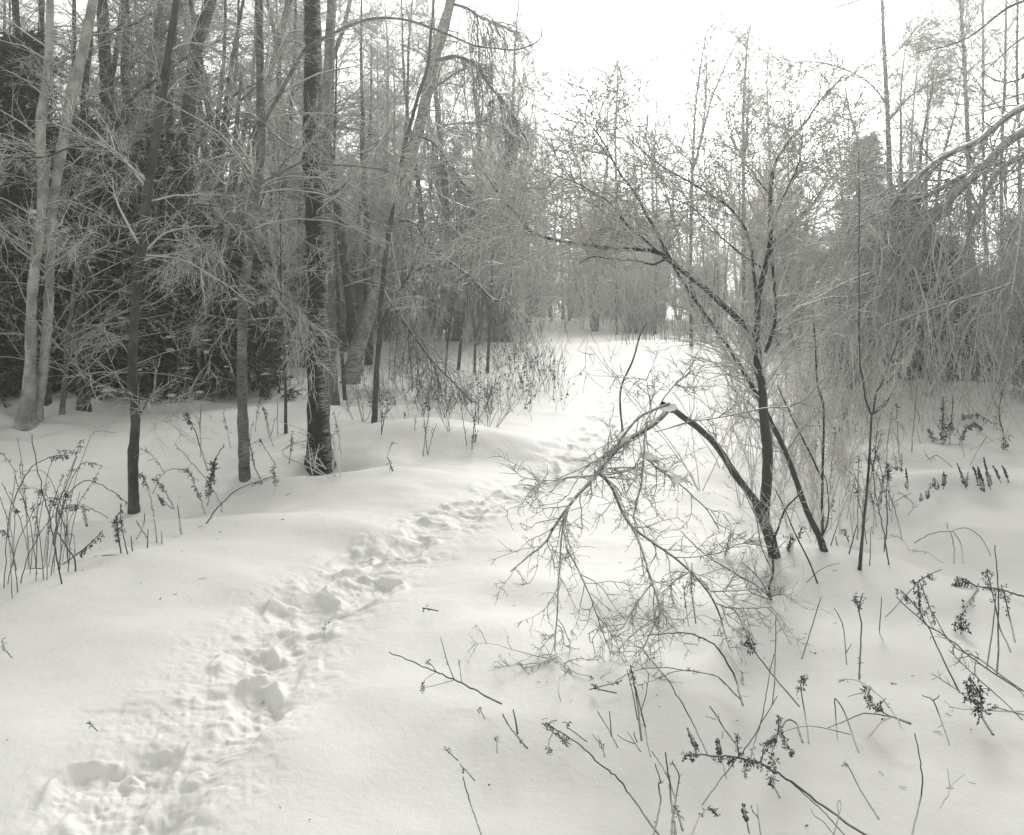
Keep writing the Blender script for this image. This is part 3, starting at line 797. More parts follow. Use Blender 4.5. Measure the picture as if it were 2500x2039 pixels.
# other stems of the thicket round the alder
STEMS = [
    ('straight young sapling forking at chest height, right of the iced tree', [(2099, 1391), (2103, 1340), (2107, 1297), (2121, 1142), (2128, 1014)], [9, 8, 7, 6, 5],
     [(None, [(2128, 1014), (2112, 970), (2107, 935), (2100, 880), (2098, 691), (2100, 500), (2098, 374)], (5, 2), .1), (None, [(2130, 1012), (2135, 969), (2150, 935), (2163, 900), (2190, 830)], (5, 3), 0),
      (None, [(2132, 1010), (2160, 985), (2185, 940), (2210, 895)], (4, 2), .1), (None, [(2128, 1012), (2140, 1000), (2175, 970)], (3, 1.5), -.1)], 10),
    ('thin upright stem between the dark slanting stem and the straight sapling', [(2009, 1316), (2007, 1210), (2011, 1004), (1996, 940), (1990, 830), (1985, 760)], [7, 6, 5, 4, 3],
     [(None, [(2008, 1315), (2025, 1260), (2020, 1190), (2014, 1160)], (4, 2), 0), (None, [(2006, 1165), (1975, 1100), (1935, 1020), (1900, 940)], (5, 3), .1)], 14),
    ('small shrub fanning out from the snow below the iced tree', [(1881, 1464), (1878, 1430), (1887, 1400), (1887, 1329), (1900, 1290), (1919, 1241), (1960, 1200)], [7, 6, 5, 4],
     [(None, [(1882, 1462), (1850, 1430), (1800, 1400), (1735, 1360), (1690, 1320), (1660, 1290)], (3.5, 2), 0), (None, [(1878, 1460), (1850, 1410), (1810, 1370)], (3, 1.5), 0),
      (None, [(1880, 1460), (1905, 1450), (1915, 1452)], (3, 1.5), -.1), (None, [(1875, 1462), (1840, 1450), (1820, 1430)], (3, 1.5), 0), (None, [(1887, 1400), (1860, 1330), (1845, 1260), (1800, 1160)], (3, 2), .1)], 14),
    ('lone thin curved stem standing in the trodden path', [(1520, 1052), (1514, 990), (1518, 940), (1545, 880), (1562, 820), (1580, 786)], [5, 5, 5, 4, 3],
     [(None, [(1545, 940), (1552, 932), (1560, 930)], (2, 1), 0)], 3),
    ('long thin stem leaning right from the foot of the iced tree', [(1996, 1424), (1975, 1370), (1940, 1300), (1915, 1240), (1890, 1190)], [4, 4, 3, 2], [], 3),
]
for (lab, pts, w, lm, n) in STEMS:
    def cr(tb, P, R, src, n=n):
        for (LP, LR) in [(P, R)] + src:
            a = grow(LP, LR, n, t=(.4, 1), L=(.08, .45), ang=(25, 60), K=6, rr=.45, rmax=.003, rmin=.0017, wig=.13)
            b = grow(*a, 5, t=(.12, 1), L=(.03, .12), ang=(30, 65), K=3, rr=.65, rmin=.0014, wig=.2)
            tb.tubes(*a, 3); tb.tubes(*b, 3)
    traced_tree('sapling', lab, 'sapling', None, pts, w, M_BARK, cr, limbs=lm, extend=0, sides=7, twig=M_TWIG_ICE)

def brush(name, label, group, u0, u1, v0, v1, n, Lr, wpx=2.0, lean=.15, K=9, mat=None, sub=5, sl=(.1, .5)):
    """individual multi-twigged upright shoots, each its own shrub"""
    for k in range(n):
        g = G(rng.uniform(u0, u1), rng.uniform(v0, v1))
        root = None
        tb = TB()
        m = rng.integers(2, 5)
        P0 = np.repeat(g[None, None] - [[[0, 0, .05]]], m, 0)
        d = norm(np.concatenate([rng.normal(size=(m, 2)) * lean, np.ones((m, 1))], 1))
        L = rng.uniform(Lr[0], Lr[1], m)
        P = np.zeros((m, K, 3)); P[:, 0] = g - [0, 0, .04]
        dd = d.copy()
        for q in range(1, K):
            P[:, q] = P[:, q - 1] + dd * (L / (K - 1))[:, None]
            dd = norm(dd + rng.normal(size=(m, 3)) * .10)
        r = wpx / 2 / F * g[1]
        R = np.ones((m, K)) * np.linspace(1, .45, K)[None] * r
        tb.tubes(P, R, 4)
        a = grow(P, R, sub, t=(.3, 1), L=sl, ang=(20, 50), K=6, rr=.7, rmin=r * .55, wig=.12, bias=(0, 0, .2))
        b = grow(*a, 4, t=(.2, 1), L=(sl[0] * .4, sl[1] * .4), ang=(30, 60), K=3, rr=.8, rmin=r * .45, wig=.15)
        tb.tubes(*a, 3); tb.tubes(*b, 3)
        o = tb.build(name, mat or M_TWIG_ICE, None, origin=g)
        o.location = g
        up = HV - (g[2] - CAMH) * F / g[1]
        tag(o, label + ', ' + where(g[0] / g[1] * F + UC), 'shrub', group)
brush('shrub', 'thin upright twiggy shoot of the thicket', 'shoots of the thicket round the iced tree', 1900, 2120, 1080, 1330, 26, (.5, 1.4), 3.0, .22)
brush('shrub', 'thin iced shoot behind the foot of the iced tree', 'shoots behind the iced tree', 1690, 1950, 1000, 1280, 16, (.7, 1.7), 3.0, .28)
brush('shrub', 'thin grey shoot in the low tangle', 'shoots below the drooping tree', 1950, 2470, 930, 1080, 55, (.5, 1.6), 2.6, .25)
brush('shrub', 'dark twiggy shoot low in the snow', 'shoots between the thick trunk and the weeds', 830, 1230, 985, 1060, 17, (.2, .7), 1.5, .35, mat=M_TWIG_DARK)
brush('shrub', 'slender bare shoot on the flat snow', 'shoots behind the leaning birch', 900, 1300, 820, 960, 30, (.5, 1.6), 1.5, .2, mat=M_TWIG)
brush('shrub', 'slender frosted shoot on the snow', 'shoots behind the slim birch', 560, 860, 840, 1010, 26, (.6, 1.8), 2.0, .25, mat=M_TWIG)
# ------------------------------------------------------------------ the drooping tree coming in from the right
def droop_crown(tb, P, R, src):
    for k, (LP, LR) in enumerate(src):
        n = (60, 84, 40, 34, 26, 24)[min(k, 5)]
        a = grow(LP, LR, n, t=(.05, 1), L=(.35, 1.7), ang=(15, 85), K=12, rr=.5, rmax=.010, rmin=.0048, grav=-.30, wig=.17, bias=(-.25, .22, -.12), fall=.15)
        b = grow(*a, 5, t=(.1, 1), L=(.15, .8), ang=(20, 60), K=6, rr=.6, rmin=.0031, grav=-.4, wig=.13, fall=.3)
        c = grow(*b, 3, t=(.1, 1), L=(.05, .25), ang=(20, 50), K=3, rr=.7, rmin=.0028, grav=-.2, wig=.15)
        tb.tubes(*a, 4); tb.tubes(*b, 3); tb.tubes(*c, 3)
DR = [(None, [(2560, 235), (2469, 277), (2394, 340), (2308, 380), (2233, 438), (2180, 500), (2130, 600), (2090, 700)], (20, 5), -.5, 0),
      (None, [(2560, 290), (2469, 340), (2406, 403), (2360, 450), (2308, 507), (2245, 582), (2193, 662), (2152, 720), (2110, 800)], (27, 7), -.7, 0),
      (None, [(2395, 410), (2330, 440), (2260, 480), (2200, 492), (2150, 480)], (16, 6), -.4, 0),
      (None, [(2560, 320), (2500, 380), (2440, 420), (2390, 520), (2350, 640), (2330, 760)], (16, 4), .2, 0),
      (None, [(2475, 690), (2400, 715), (2300, 745), (2200, 780), (2150, 800)], (7, 4), -.6, -.3),
      (None, [(2540, 300), (2510, 420), (2490, 560), (2470, 720)], (12, 4), -.8, -.2)]
traced_tree('birch_tree', 'bowed birch reaching in from the right edge, its snowy limbs and twigs hanging left', 'tree', None,
            [(2680, 930), (2690, 800), (2670, 600), (2620, 400), (2560, 240), (2500, 180)], [60, 54, 48, 40, 28, 16], M_ICELIMB, droop_crown, limbs=DR, ybase=9.0, extend=0, sides=12, twig=M_TWIG_HALF, base_uv=(2680, 1110))
# a thin spray hanging into the top right corner
def spray_crown(tb, P, R, src):
    for (LP, LR) in src:
        a = grow(LP, LR, 16, t=(.05, 1), L=(.3, .9), ang=(20, 60), K=8, rr=.5, rmax=.004, rmin=.002, grav=-.3, wig=.14)
        b = grow(*a, 5, t=(.1, 1), L=(.08, .3), ang=(25, 50), K=4, rr=.6, rmin=.0016, grav=-.2, wig=.15)
        tb.tubes(*a, 3); tb.tubes(*b, 3)
traced_tree('birch_tree', 'tree outside the right edge whose thin twigs arch across the top right corner', 'tree', None,
            [(2760, 1000), (2770, 700), (2760, 300), (2720, -100)], [40, 36, 30, 24], M_BIRCH2, spray_crown, ybase=8.0, extend=0, base_uv=(2760, 1150),
            limbs=[(None, [(2745, 0), (2600, -20), (2480, 10), (2420, 50), (2370, 90), (2300, 118), (2240, 130)], (9, 2), -.5), (None, [(2750, 150), (2560, 170), (2460, 200), (2390, 170)], (7, 2), -.4),
                   (None, [(2730, -80), (2500, -120), (2300, -80), (2150, -20), (2000, 30), (1925, 60)], (8, 1.5), -.8), (None, [(2740, 60), (2600, 60), (2500, 90), (2420, 160), (2380, 200)], (6, 2), .4),
                   (None, [(2750, 250), (2600, 210), (2500, 230), (2400, 260), (2300, 250)], (6, 2), .3)])

# ------------------------------------------------------------------ evergreens
def spruce_mesh(name, hgt_, rad, nb, seed, root, dens=1.0, bare=.0):
    global rng
    keep = rng; rng = np.random.default_rng(seed)
    TB().tubes(np.array([[0, 0, -.3], [0, .02, hgt_ * .5], [0, 0, hgt_]]), np.array([.02 * hgt_, .012 * hgt_, .004]), 7).build('trunk', M_BACKB, root)
    P = np.zeros((nb, 7, 3)); z = rng.uniform(.03 + bare, .98, nb) * hgt_
    an = rng.uniform(0, 2 * np.pi, nb); L = rad * (1.04 - z / hgt_) ** .9 * rng.uniform(.6, 1.1, nb)
    d = np.stack([np.cos(an), np.sin(an), rng.uniform(-.1, .35, nb)], 1)
    P[:, 0, 2] = z
    for k in range(1, 7):
        P[:, k] = P[:, k - 1] + d * (L / 6)[:, None]; d[:, 2] -= .13; d = norm(d)
    R = np.full((nb, 7), .012) * np.linspace(1, .3, 7)
    t1 = TB(); t1.tubes(P, R, 3)
    b = grow(P, R, 9, t=(.1, 1), L=(.25, .6), ang=(40, 70), K=4, rr=.5, rmin=.003, grav=-.3, wig=.1, flat=.8, fall=.5)
    t1.tubes(*b, 3)
    c = grow(b[0], b[1], int(15 * dens), t=(0, 1), L=(.08, .2), ang=(30, 60), K=2, rr=1, rmin=.002, wig=.1, flat=.7)
    C = np.concatenate([c[0][:, 0], b[0][:, 1], b[0][:, 2]]); D = np.concatenate([c[0][:, 1] - c[0][:, 0], b[0][:, 2] - b[0][:, 1], b[0][:, 3] - b[0][:, 2]])
    n = len(C)
    t1.leaves(C, D, norm(rng.normal(size=(n, 3)) * [1, 1, .35]), rng.uniform(.07, .17, n), rng.uniform(.007, .017, n), .2)
    t1.build('foliage', M_NEEDLE, root)
    # snow pads
    t2 = TB(); k = int(nb * .9)
    ii = rng.integers(0, nb, k)
    for i in ii:
        q = P[i, rng.integers(2, 7)]
        s = rng.uniform(.03, .085)
        V, Q = clump(q + [0, 0, .01], (s * rng.uniform(.5, 1.6), s * rng.uniform(.5, 1.3), s * rng.uniform(.25, .45)), int(i)); t2.raw(V, Q, 4)
    t2.build('snow_load', M_SNOW, root)['kind'] = 'stuff'
    rng = keep

def copy_thing(src, loc, rz, sc, label=None):
    c = src.copy(); COL.objects.link(c)
    c.location = loc; c.rotation_euler = (0, 0, rz); c.scale = (sc, sc, sc)
    if label: c['label'] = label
    for ch in src.children:
        d = ch.copy(); COL.objects.link(d); d.parent = c
    return c

def at(u, Y, dz=0.0):
    x = (u - UC) / F * Y
    return (x, Y, gz(x, Y) + dz)
sp = []
for k, (h_, r_, nb) in enumerate([(5.0, 1.5, 190), (3.7, 1.4, 160), (2.2, 1.1, 90)]):
    e = empty('spruce_tree', (0, 0, 0), 'x', 'tree', 'evergreens of the left wood')
    spruce_mesh('spruce', h_, r_, nb, 50 + k, e); sp.append(e)
SPR = [(0, 40, 13.2, 'dark snow dusted evergreen filling the left edge behind the pale trunks'),
       (1, 130, 14.6, 'lower evergreen behind the gap between the two pale trunks'),
       (1, 235, 13.5, 'dark evergreen behind the pair of close set stems'),
       (0, 300, 17.0, 'tall dim evergreen behind the bulging trunk'),
       (1, 395, 14.2, 'dark evergreen carrying a snow lump right of the slender dark trunk'),
       (0, 420, 19.0, 'tall dim evergreen behind the forked dark trunk'),
       (2, 470, 13.6, 'small drooping evergreen over the swollen-footed birch'),
       (1, 30, 17.5, 'evergreen deep in the wood at the left edge'),
       (0, 170, 20.0, 'tall evergreen deep in the wood between the pale trunks and the bulging one'),
       (2, 15, 11.8, 'small evergreen low at the left edge of the wood'),
       (2, 330, 13.2, 'small dark evergreen just behind the foot of the slender dark trunk'),
       (2, 595, 13.6, 'small thin evergreen behind the foot of the slim grey birch'),
       (2, 545, 14.5, 'small sparse evergreen left of the slim grey birch'),
       (0, 90, 16.5, 'broad dim evergreen just behind the top of the two pale trunks'),
       (0, 240, 18.0, 'dim evergreen seen between the gap trunk and the bulging trunk'),
       (0, 360, 21.0, 'dim evergreen seen past the middle of the slender dark trunk'),
       (1, 185, 15.4, 'dark evergreen behind the thin curved stem'),
       (1, 345, 15.8, 'dark evergreen behind the middle of the slender dark trunk'),
       (1, 455, 16.4, 'dark evergreen behind the foot of the forked dark trunk'),
       (0, -60, 15.0, 'dark evergreen cut by the left edge of the wood'),
       (0, 520, 24.0, 'tall dim evergreen deep behind the slanting bare trunk')]
used = set()
for (k, u, Y, lab) in SPR:
    e = sp[k] if k not in used else copy_thing(sp[k], (0, 0, 0), 0, 1)
    used.add(k); e['label'] = lab
    e.location = at(u, Y); e.rotation_euler = (0, 0, rng.uniform(0, 6)); s = rng.uniform(.9, 1.1); e.scale = (s, s, s)
for (k, u, Y, sc, lab) in [(1, 2195, 13.5, .75, 'dark evergreen bush under the drooping birch, right of the path'),
                       (1, 2120, 15.5, .8, 'dark evergreen behind the twigs left of the drooping birch'),
                       (0, 2110, 27, 1.3, 'narrow hazy evergreen top standing above the thicket on the right'),
                       (1, 2290, 15, .7, 'low dark evergreen on the snow mound at the right')]:
    e = copy_thing(sp[k], at(u, Y), rng.uniform(0, 6), sc, lab); e['group'] = 'evergreens on the right'
# thin the narrow one
# ------------------------------------------------------------------ the hazy wood all round the clearing: prototypes, then copies
def tree_proto(seed, h_, tr, nb, L1, ang, name='bare_tree', up=.35, low=.2, multi=1, grav=-.05, rmin=.0065, n2=8, n3=4, L2=(.4, 1.3), L3=(.15, .5)):
    global rng
    keep = rng; rng = np.random.default_rng(seed)
    e = empty(name, (0, 0, 0), 'x', 'tree')
    tt = TB(); tw = TB()
    for m in range(multi):
        d = np.array([rng.normal() * .06 * (multi ** .5), rng.normal() * .06 * (multi ** .5), 1]); P = [np.array([0, 0, -.3])]
        for k in range(11):
            P.append(P[-1] + norm(d) * h_ / 11); d = d + rng.normal(size=3) * [.05, .05, 0]
        P = np.array(P); R = np.linspace(tr, tr * .12, 12)
        tt.tubes(P, R * (1 + .05 * rng.normal(size=12)), 7)
        a = grow(P, R, nb, t=(low, 1), L=L1, ang=ang, K=8, rr=.4, rmax=.03, rmin=.012, grav=grav, wig=.1, bias=(0, 0, up), fall=.62)
        b = grow(*a, n2, t=(.12, 1), L=L2, ang=(25, 60), K=5, rr=.5, rmin=rmin, grav=grav, wig=.13, fall=.5)
        c = grow(*b, n3, t=(.1, 1), L=L3, ang=(25, 60), K=3, rr=.7, rmin=rmin, wig=.15)
        tw.tubes(*a, 3); tw.tubes(*b, 3); tw.tubes(*c, 3)
    tt.build('trunk', M_BACKB, e)
    tw.build('crown', M_FARTWIG, e)
    rng = keep
    return e
PR = [tree_proto(1, 9, .12, 36, (1.5, 3.2), (35, 65)), tree_proto(2, 8, .10, 34, (1.2, 3.0), (40, 80), grav=-.12),
      tree_proto(3, 10, .11, 36, (1.0, 2.4), (30, 55)), tree_proto(4, 7, .06, 17, (1.2, 2.6), (30, 65), multi=3, low=.1),
      tree_proto(5, 6, .05, 17, (1.0, 2.4), (35, 80), multi=3, low=.08, grav=-.12)]
SH = [tree_proto(11, 3.2, .03, 14, (.6, 1.6), (25, 70), 'bare_shrub', multi=5, low=.05, n2=7, n3=4, L2=(.25, .8), L3=(.1, .35), rmin=.0055),
      tree_proto(12, 2.3, .025, 12, (.5, 1.3), (25, 80), 'bare_shrub', multi=6, low=.05, n2=7, n3=4, L2=(.2, .7), L3=(.1, .3), grav=-.2, rmin=.005)]
first = {}
NEAR = {'trees deep in the left wood': 26, 'undergrowth of the left wood': 17, 'trees behind the leaning birch': 34, 'bushes behind the leaning birch': 29, 'trees beyond the end of the path': 54,
        'bushes beyond the end of the path': 47, 'young trees behind the iced tree': 31, 'bushes behind the iced tree': 26, 'trees behind the drooping birch': 27, 'bushes behind the drooping birch': 16}
def place(lst, k, u, Y, sc, label, group):
    src = lst[k]
    e = src if id(src) not in first else copy_thing(src, (0, 0, 0), 0, 1)
    first[id(src)] = 1
    e.location = at(u, Y); e.rotation_euler = (0, 0, rng.uniform(0, 6.28)); e.scale = (sc, sc, sc)
    e['label'] = ('tall ' if sc > 1.12 and lst is PR else '') + label + ', ' + where(u) + (', nearer' if Y < NEAR.get(group, 0) else ''); e['group'] = group
    if lst is SH: e['category'] = 'shrub'
# left wood depth
for i in range(24):
    Y = rng.uniform(20, 40); place(PR, rng.integers(0, 5), rng.uniform(-80, 720), Y, rng.uniform(.9, 1.3), 'bare frosted tree deep in the wood', 'trees deep in the left wood')
for i in range(11):
    Y = rng.uniform(13.5, 22); place(SH, rng.integers(0, 2), rng.uniform(-30, 640), Y, rng.uniform(.9, 1.4), 'frosted undergrowth bush', 'undergrowth of the left wood')
PW = [tree_proto(6, 10.5, .12, 52, (1.6, 3.4), (60, 92), up=.0, grav=.02, low=.15, n2=7, n3=4, rmin=.0055)]
for i in range(12):
    u_ = (505, 560, 605, 660, 700, 730, 850, 880, 905, 960, 1075, 1130)[i]; Y = rng.uniform(17, 27) if u_ < 920 else rng.uniform(26, 34); place(PW, 0, u_ + rng.uniform(-12, 12), Y, rng.uniform(.85, 1.1), 'tree with long level branches', 'level branched trees of the left wood')
for i in range(9):
    Y = rng.uniform(15, 22); place(PW, 0, rng.uniform(40, 480), Y, rng.uniform(.9, 1.1), 'tree with long level branches', 'level branched trees of the left wood')
# middle left behind the leaning birch
for i in range(38):
    Y = rng.uniform(26, 48); place(PR, rng.integers(0, 5), rng.uniform(600, 1260), Y, rng.uniform(1.0, 1.35), 'pale frosted tree beyond the flat snow', 'trees behind the leaning birch')
for i in range(22):
    Y = rng.uniform(24, 36); place(SH, rng.integers(0, 2), rng.uniform(600, 1260), Y, rng.uniform(.9, 1.5), 'low frosted bush beyond the flat snow', 'bushes behind the leaning birch')
for i in range(5):
    Y = rng.uniform(22, 28); place(PR, 2, (640, 700, 850, 885, 1150)[i], Y, rng.uniform(1.0, 1.2), 'pale frosted tree beyond the flat snow', 'trees behind the leaning birch')
# centre
for i in range(46):
    Y = rng.uniform(44, 70); place(PR, rng.integers(0, 5), rng.uniform(1180, 1900), Y, rng.uniform(.95, 1.3), 'grey tree in the hazy belt', 'trees beyond the end of the path')
for i in range(30):
    u_ = rng.uniform(1150, 1800); Y = rng.uniform(50, 60) if u_ < 1500 else rng.uniform(36, 52); place(SH, rng.integers(0, 2), u_, Y, rng.uniform(1.0, 1.7), 'low frosted bush of the hazy belt', 'bushes beyond the end of the path')
for i in range(16):
    Y = rng.uniform(24, 40); place(PR, rng.choice([3, 4]), rng.uniform(1640, 2150), Y, rng.uniform(.6, .85), 'young frosted tree in the thicket', 'young trees behind the iced tree')
for i in range(15):
    Y = rng.uniform(20, 34); place(SH, rng.integers(0, 2), rng.uniform(1680, 2150), Y, rng.uniform(.7, 1.3), 'frosted bush in the thicket', 'bushes behind the iced tree')
for i in range(9):
    Y = rng.uniform(50, 66); place(PR, rng.integers(0, 5), rng.uniform(1480, 1640), Y, rng.uniform(.8, 1.0), 'grey tree in the hazy belt', 'trees beyond the end of the path')
# right
for i in range(20):
    Y = rng.uniform(18, 40); place(PR, rng.integers(0, 5), rng.uniform(2000, 2620), Y, rng.uniform(.6, .85), 'hazy frosted tree', 'trees behind the drooping birch')
for i in range(20):
    Y = rng.uniform(12, 22); place(SH, rng.integers(0, 2), rng.uniform(2060, 2600), Y, rng.uniform(.7, 1.1), 'frosted bush on the snow', 'bushes behind the drooping birch')
# outer ring, seen only from a step aside
for i in range(26):
    Y = rng.uniform(75, 110); place(PR, rng.integers(0, 3), rng.uniform(-400, 2900), Y, rng.uniform(1.0, 1.3), 'faint tree in the farthest haze', 'farthest trees')

# tall slim trees standing out against the bright sky
def tall_crown(tb, P, R, src):
    for (LP, LR) in [(P, R)] + src:
        a = grow(LP, LR, 46, t=(.3, 1), L=(.9, 2.4), ang=(25, 65), K=8, rr=.45, rmax=.014, rmin=.007, grav=-.1, wig=.12, bias=(0, 0, .15), fall=.45)
        b = grow(*a, 7, t=(.12, 1), L=(.2, .7), ang=(25, 55), K=4, rr=.6, rmin=.007, grav=-.1, wig=.14)
        c = grow(*b, 2, t=(.1, 1), L=(.08, .25), ang=(25, 55), K=3, rr=.7, rmin=.0065, wig=.14)
        tb.tubes(*a, 3); tb.tubes(*b, 3); tb.tubes(*c, 3)
TALL = [('tall twin stemmed tree bending right against the bright sky', [(1688, 800), (1686, 600), (1690, 400), (1698, 250), (1722, 90), (1745, 55)], [9, 8, 6, 4, 2], 24,
         [(None, [(1690, 420), (1715, 330), (1738, 240), (1790, 120), (1820, 80)], (6, 2), .5), (None, [(1700, 400), (1720, 280), (1725, 170), (1720, 110)], (5, 2), 0)]),
        ('tall slim tree with close upright twigs right of the twin stemmed one', [(1815, 820), (1816, 500), (1815, 300), (1822, 140), (1832, 60)], [10, 9, 7, 5, 2], 25, [(None, [(1816, 420), (1828, 250), (1828, 120)], (6, 2), .2)]),
        ('faint slim tree rising left of the bright gap in the sky', [(1505, 780), (1506, 500), (1503, 300), (1508, 230), (1508, 150)], [7, 6, 4, 3], 34, []),
        ('tall pole straight tree above the hazy evergreen top', [(2195, 800), (2175, 400), (2168, 250), (2160, 100), (2155, -60)], [17, 14, 11, 9, 7], 20,
         [(None, [(2170, 260), (2120, 200), (2040, 160), (1960, 150), (1920, 170)], (5, 2), -.5), (None, [(2172, 290), (2230, 230), (2290, 200), (2350, 190)], (5, 2), .5), (None, [(2165, 150), (2210, 110), (2260, 90)], (4, 2), 0)]),
        ('slim tree in the haze at the upper right, left of three', [(2372, 800), (2366, 400), (2356, 150), (2345, 0), (2340, -80)], [12, 10, 8, 6], 22, [(None, [(2360, 300), (2350, 120), (2352, 0)], (5, 3), .2)]),
        ('slim tree in the haze at the upper right, middle of three', [(2412, 800), (2402, 400), (2400, 150), (2398, -60)], [8, 7, 6, 4], 24, []),
        ('slim tree in the haze at the upper right, nearest the right edge', [(2452, 800), (2445, 400), (2455, 200), (2458, 60), (2462, -60)], [9, 8, 6, 4], 23, []),
        ('thin faint tree between the pole straight tree and the three slim ones', [(2262, 800), (2260, 500), (2262, 300), (2262, 220), (2266, 150)], [8, 6, 4, 2], 27, []),
        ('faint slim tree high over the iced trunk', [(1885, 800), (1880, 400), (1872, 200), (1880, 110)], [7, 5, 3, 2], 30, []),
        ('faint slim tree between the twin stemmed tree and the bright gap', [(1600, 800), (1603, 500), (1598, 350), (1604, 230)], [6, 5, 3, 2], 36, []),
        ('faint leaning tree right of the pole straight tree', [(2225, 800), (2222, 450), (2232, 250), (2250, 90)], [8, 6, 4, 2], 27, []),
        ('faint leaning tree left of the pole straight tree', [(2060, 800), (2058, 500), (2045, 330), (2020, 200)], [7, 5, 3, 2], 29, []),
        ('slim tree at the very right edge, rising out of the drooping twigs', [(2492, 800), (2488, 400), (2480, 150), (2484, -60)], [9, 8, 6, 5], 22, []),
        ('small thin tree just left of the narrow hazy evergreen', [(1925, 800), (1926, 500), (1926, 350), (1928, 240)], [5, 4, 3], 28, [])]
for (lab, pts, w, Y, lm) in TALL:
    traced_tree('slender_tree', lab, 'tree', None, pts, w, M_BARK, tall_crown, limbs=lm, ybase=Y, extend=0, sides=7, twig=M_FARTWIG, wob=.006, group='slim trees against the sky')

# dry weeds in the middle distance: nobody could count them
def weed_patch(name, label, spots, n, h_, r, seeds=True, lean=.12):
    tb = TB(); C = []; 
    k = rng.integers(0, len(spots), n)
    P0 = []
    for i in range(n):
        u0, u1, v0, v1 = spots[k[i]]
        Y = CAMH * F / (rng.uniform(v0, v1) - HV); x = (rng.uniform(u0, u1) - UC) / F * Y
        P0.append((x, Y))
    P0 = np.array(P0); z = hgt(P0[:, 0], P0[:, 1])
    for _ in range(3):
        pass
    L = rng.uniform(h_[0], h_[1], n); d = norm(np.concatenate([rng.normal(size=(n, 2)) * lean, np.ones((n, 1))], 1))
    P = np.zeros((n, 5, 3)); P[:, 0] = np.c_[P0, z - .03]
    for q in range(1, 5):
        P[:, q] = P[:, q - 1] + d * (L / 4)[:, None]; d = norm(d + rng.normal(size=(n, 3)) * .1)
    R = np.full((n, 5), r) * np.linspace(1, .6, 5) * (P[:, :1, 1] / 15)
    tb.tubes(P, R, 3)
    a = grow(P, R, 2, t=(.4, 1), L=(.06, .2), ang=(20, 50), K=3, rr=.8, rmin=r * .6)
    tb.tubes(*a, 3)
    if seeds:
        m = n * 7
        i = rng.integers(0, n, m); t = rng.uniform(2.2, 4, m); j = np.minimum(t.astype(int), 3); f = (t - j)[:, None]
        c = P[i, j] * (1 - f) + P[i, j + 1] * f
        keepm = rng.random(n)[i] < .45
        c = c[keepm]; m = len(c)
        tb.leaves(c, rng.normal(size=(m, 3)) + [0, 0, -.5], rng.normal(size=(m, 3)), rng.uniform(.02, .055, m), rng.uniform(.006, .016, m))
    o = tb.build(name, M_WEED)
    tag(o, label, kind='stuff')
weed_patch('dry_weeds', 'dense stand of dry upright weeds beside the path', [(1190, 1340, 860, 920), (1230, 1370, 880, 950), (1200, 1330, 840, 900), (1270, 1385, 900, 975)], 270, (.2, .75), .0026, True, .35)
weed_patch('dry_weeds', 'sparse dry stalks on the snow in front of the leaning birch', [(940, 1300, 930, 1035), (880, 1200, 900, 1040), (1180, 1380, 950, 1010)], 220, (.15, .6), .0024, True, .35)
weed_patch('dry_grass', 'thin frosted grass on the snow flat behind the birches', [(560, 1300, 780, 850), (560, 900, 790, 860), (900, 1330, 785, 830)], 900, (.3, 1.0), .004, False)
weed_patch('dry_grass', 'thin frosted stalks around the bushes at the right', [(1980, 2500, 900, 1010), (2200, 2520, 880, 1000), (1950, 2150, 950, 1100)], 420, (.3, 1.1), .004, False)
weed_patch('dry_grass', 'thin frosted stalks at the end of the path', [(1300, 1900, 770, 810), (1500, 1950, 800, 860)], 500, (.3, 1.0), .004, False)
# ------------------------------------------------------------------ dead weeds standing in the snow, one by one
def wline(z, pts, w, lean=0.0):
    px = zp(z, pts) if z else pts
    g = G(*px[0][:2])
    Y = g[1]
    n = len(px)
    Ys = np.array([min(Y * (1 - lean * i / max(n - 1, 1)), .95 * CAMH * F / max(p[1] - HV, 60)) for i, p in enumerate(px)])
    P = spline([PT(p[0], p[1], Ys[i]) for i, p in enumerate(px)], max(6, 5 * (n - 1)))
    L = np.linalg.norm(P[-1] - P[0])
    P[1:] += rng.normal(size=P[1:].shape) * .0035 * min(L, 1)
    d = P[0] - P[1]; P = np.vstack([P[0] + norm(d) * .06, P])
    R = np.linspace(w, w * .55, len(P)) / 2 / F * P[:, 1]
    return g, P, R

def head_mesh(tb, P, R, t0, t1, n, size, droop=.5, side=None):
    """seed plume: tufts of small curled bracts along the end of the stalk"""
    K = len(P)
    t = np.clip(t0 + (t1 - t0) * rng.random(n) ** .9, 0, .999) * (K - 1)
    i = np.minimum(t.astype(int), K - 2); f = (t - i)[:, None]
    c = P[i] * (1 - f) + P[i + 1] * f
    tan = norm(P[i + 1] - P[i])
    s = size * .62 / F * c[:, 1] * rng.uniform(.5, 1.2, n)
    d = norm(rng.normal(size=(n, 3)) + tan * .9 + np.array([0, 0, -droop]))
    # short stalklets carrying the bracts
    st = np.stack([c, c + d * s[:, None] * .5, c + norm(d + [0, 0, -droop]) * s[:, None]], 1)
    tb.tubes(st, np.ones((n, 3)) * (.45 / F * c[:, 1:2]), 3)
    m = 4
    C = (st[:, None, 1] + (st[:, None, 2] - st[:, None, 1]) * rng.random((n, m, 1)) + rng.normal(size=(n, m, 3)) * s[:, None, None] * .12).reshape(-1, 3)
    S2 = np.repeat(s, m)
    tb.leaves(C, rng.normal(size=(n * m, 3)) + np.repeat(d, m, 0), rng.normal(size=(n * m, 3)), S2 * rng.uniform(.15, .9, n * m), S2 * rng.uniform(.08, .19, n * m), .7)

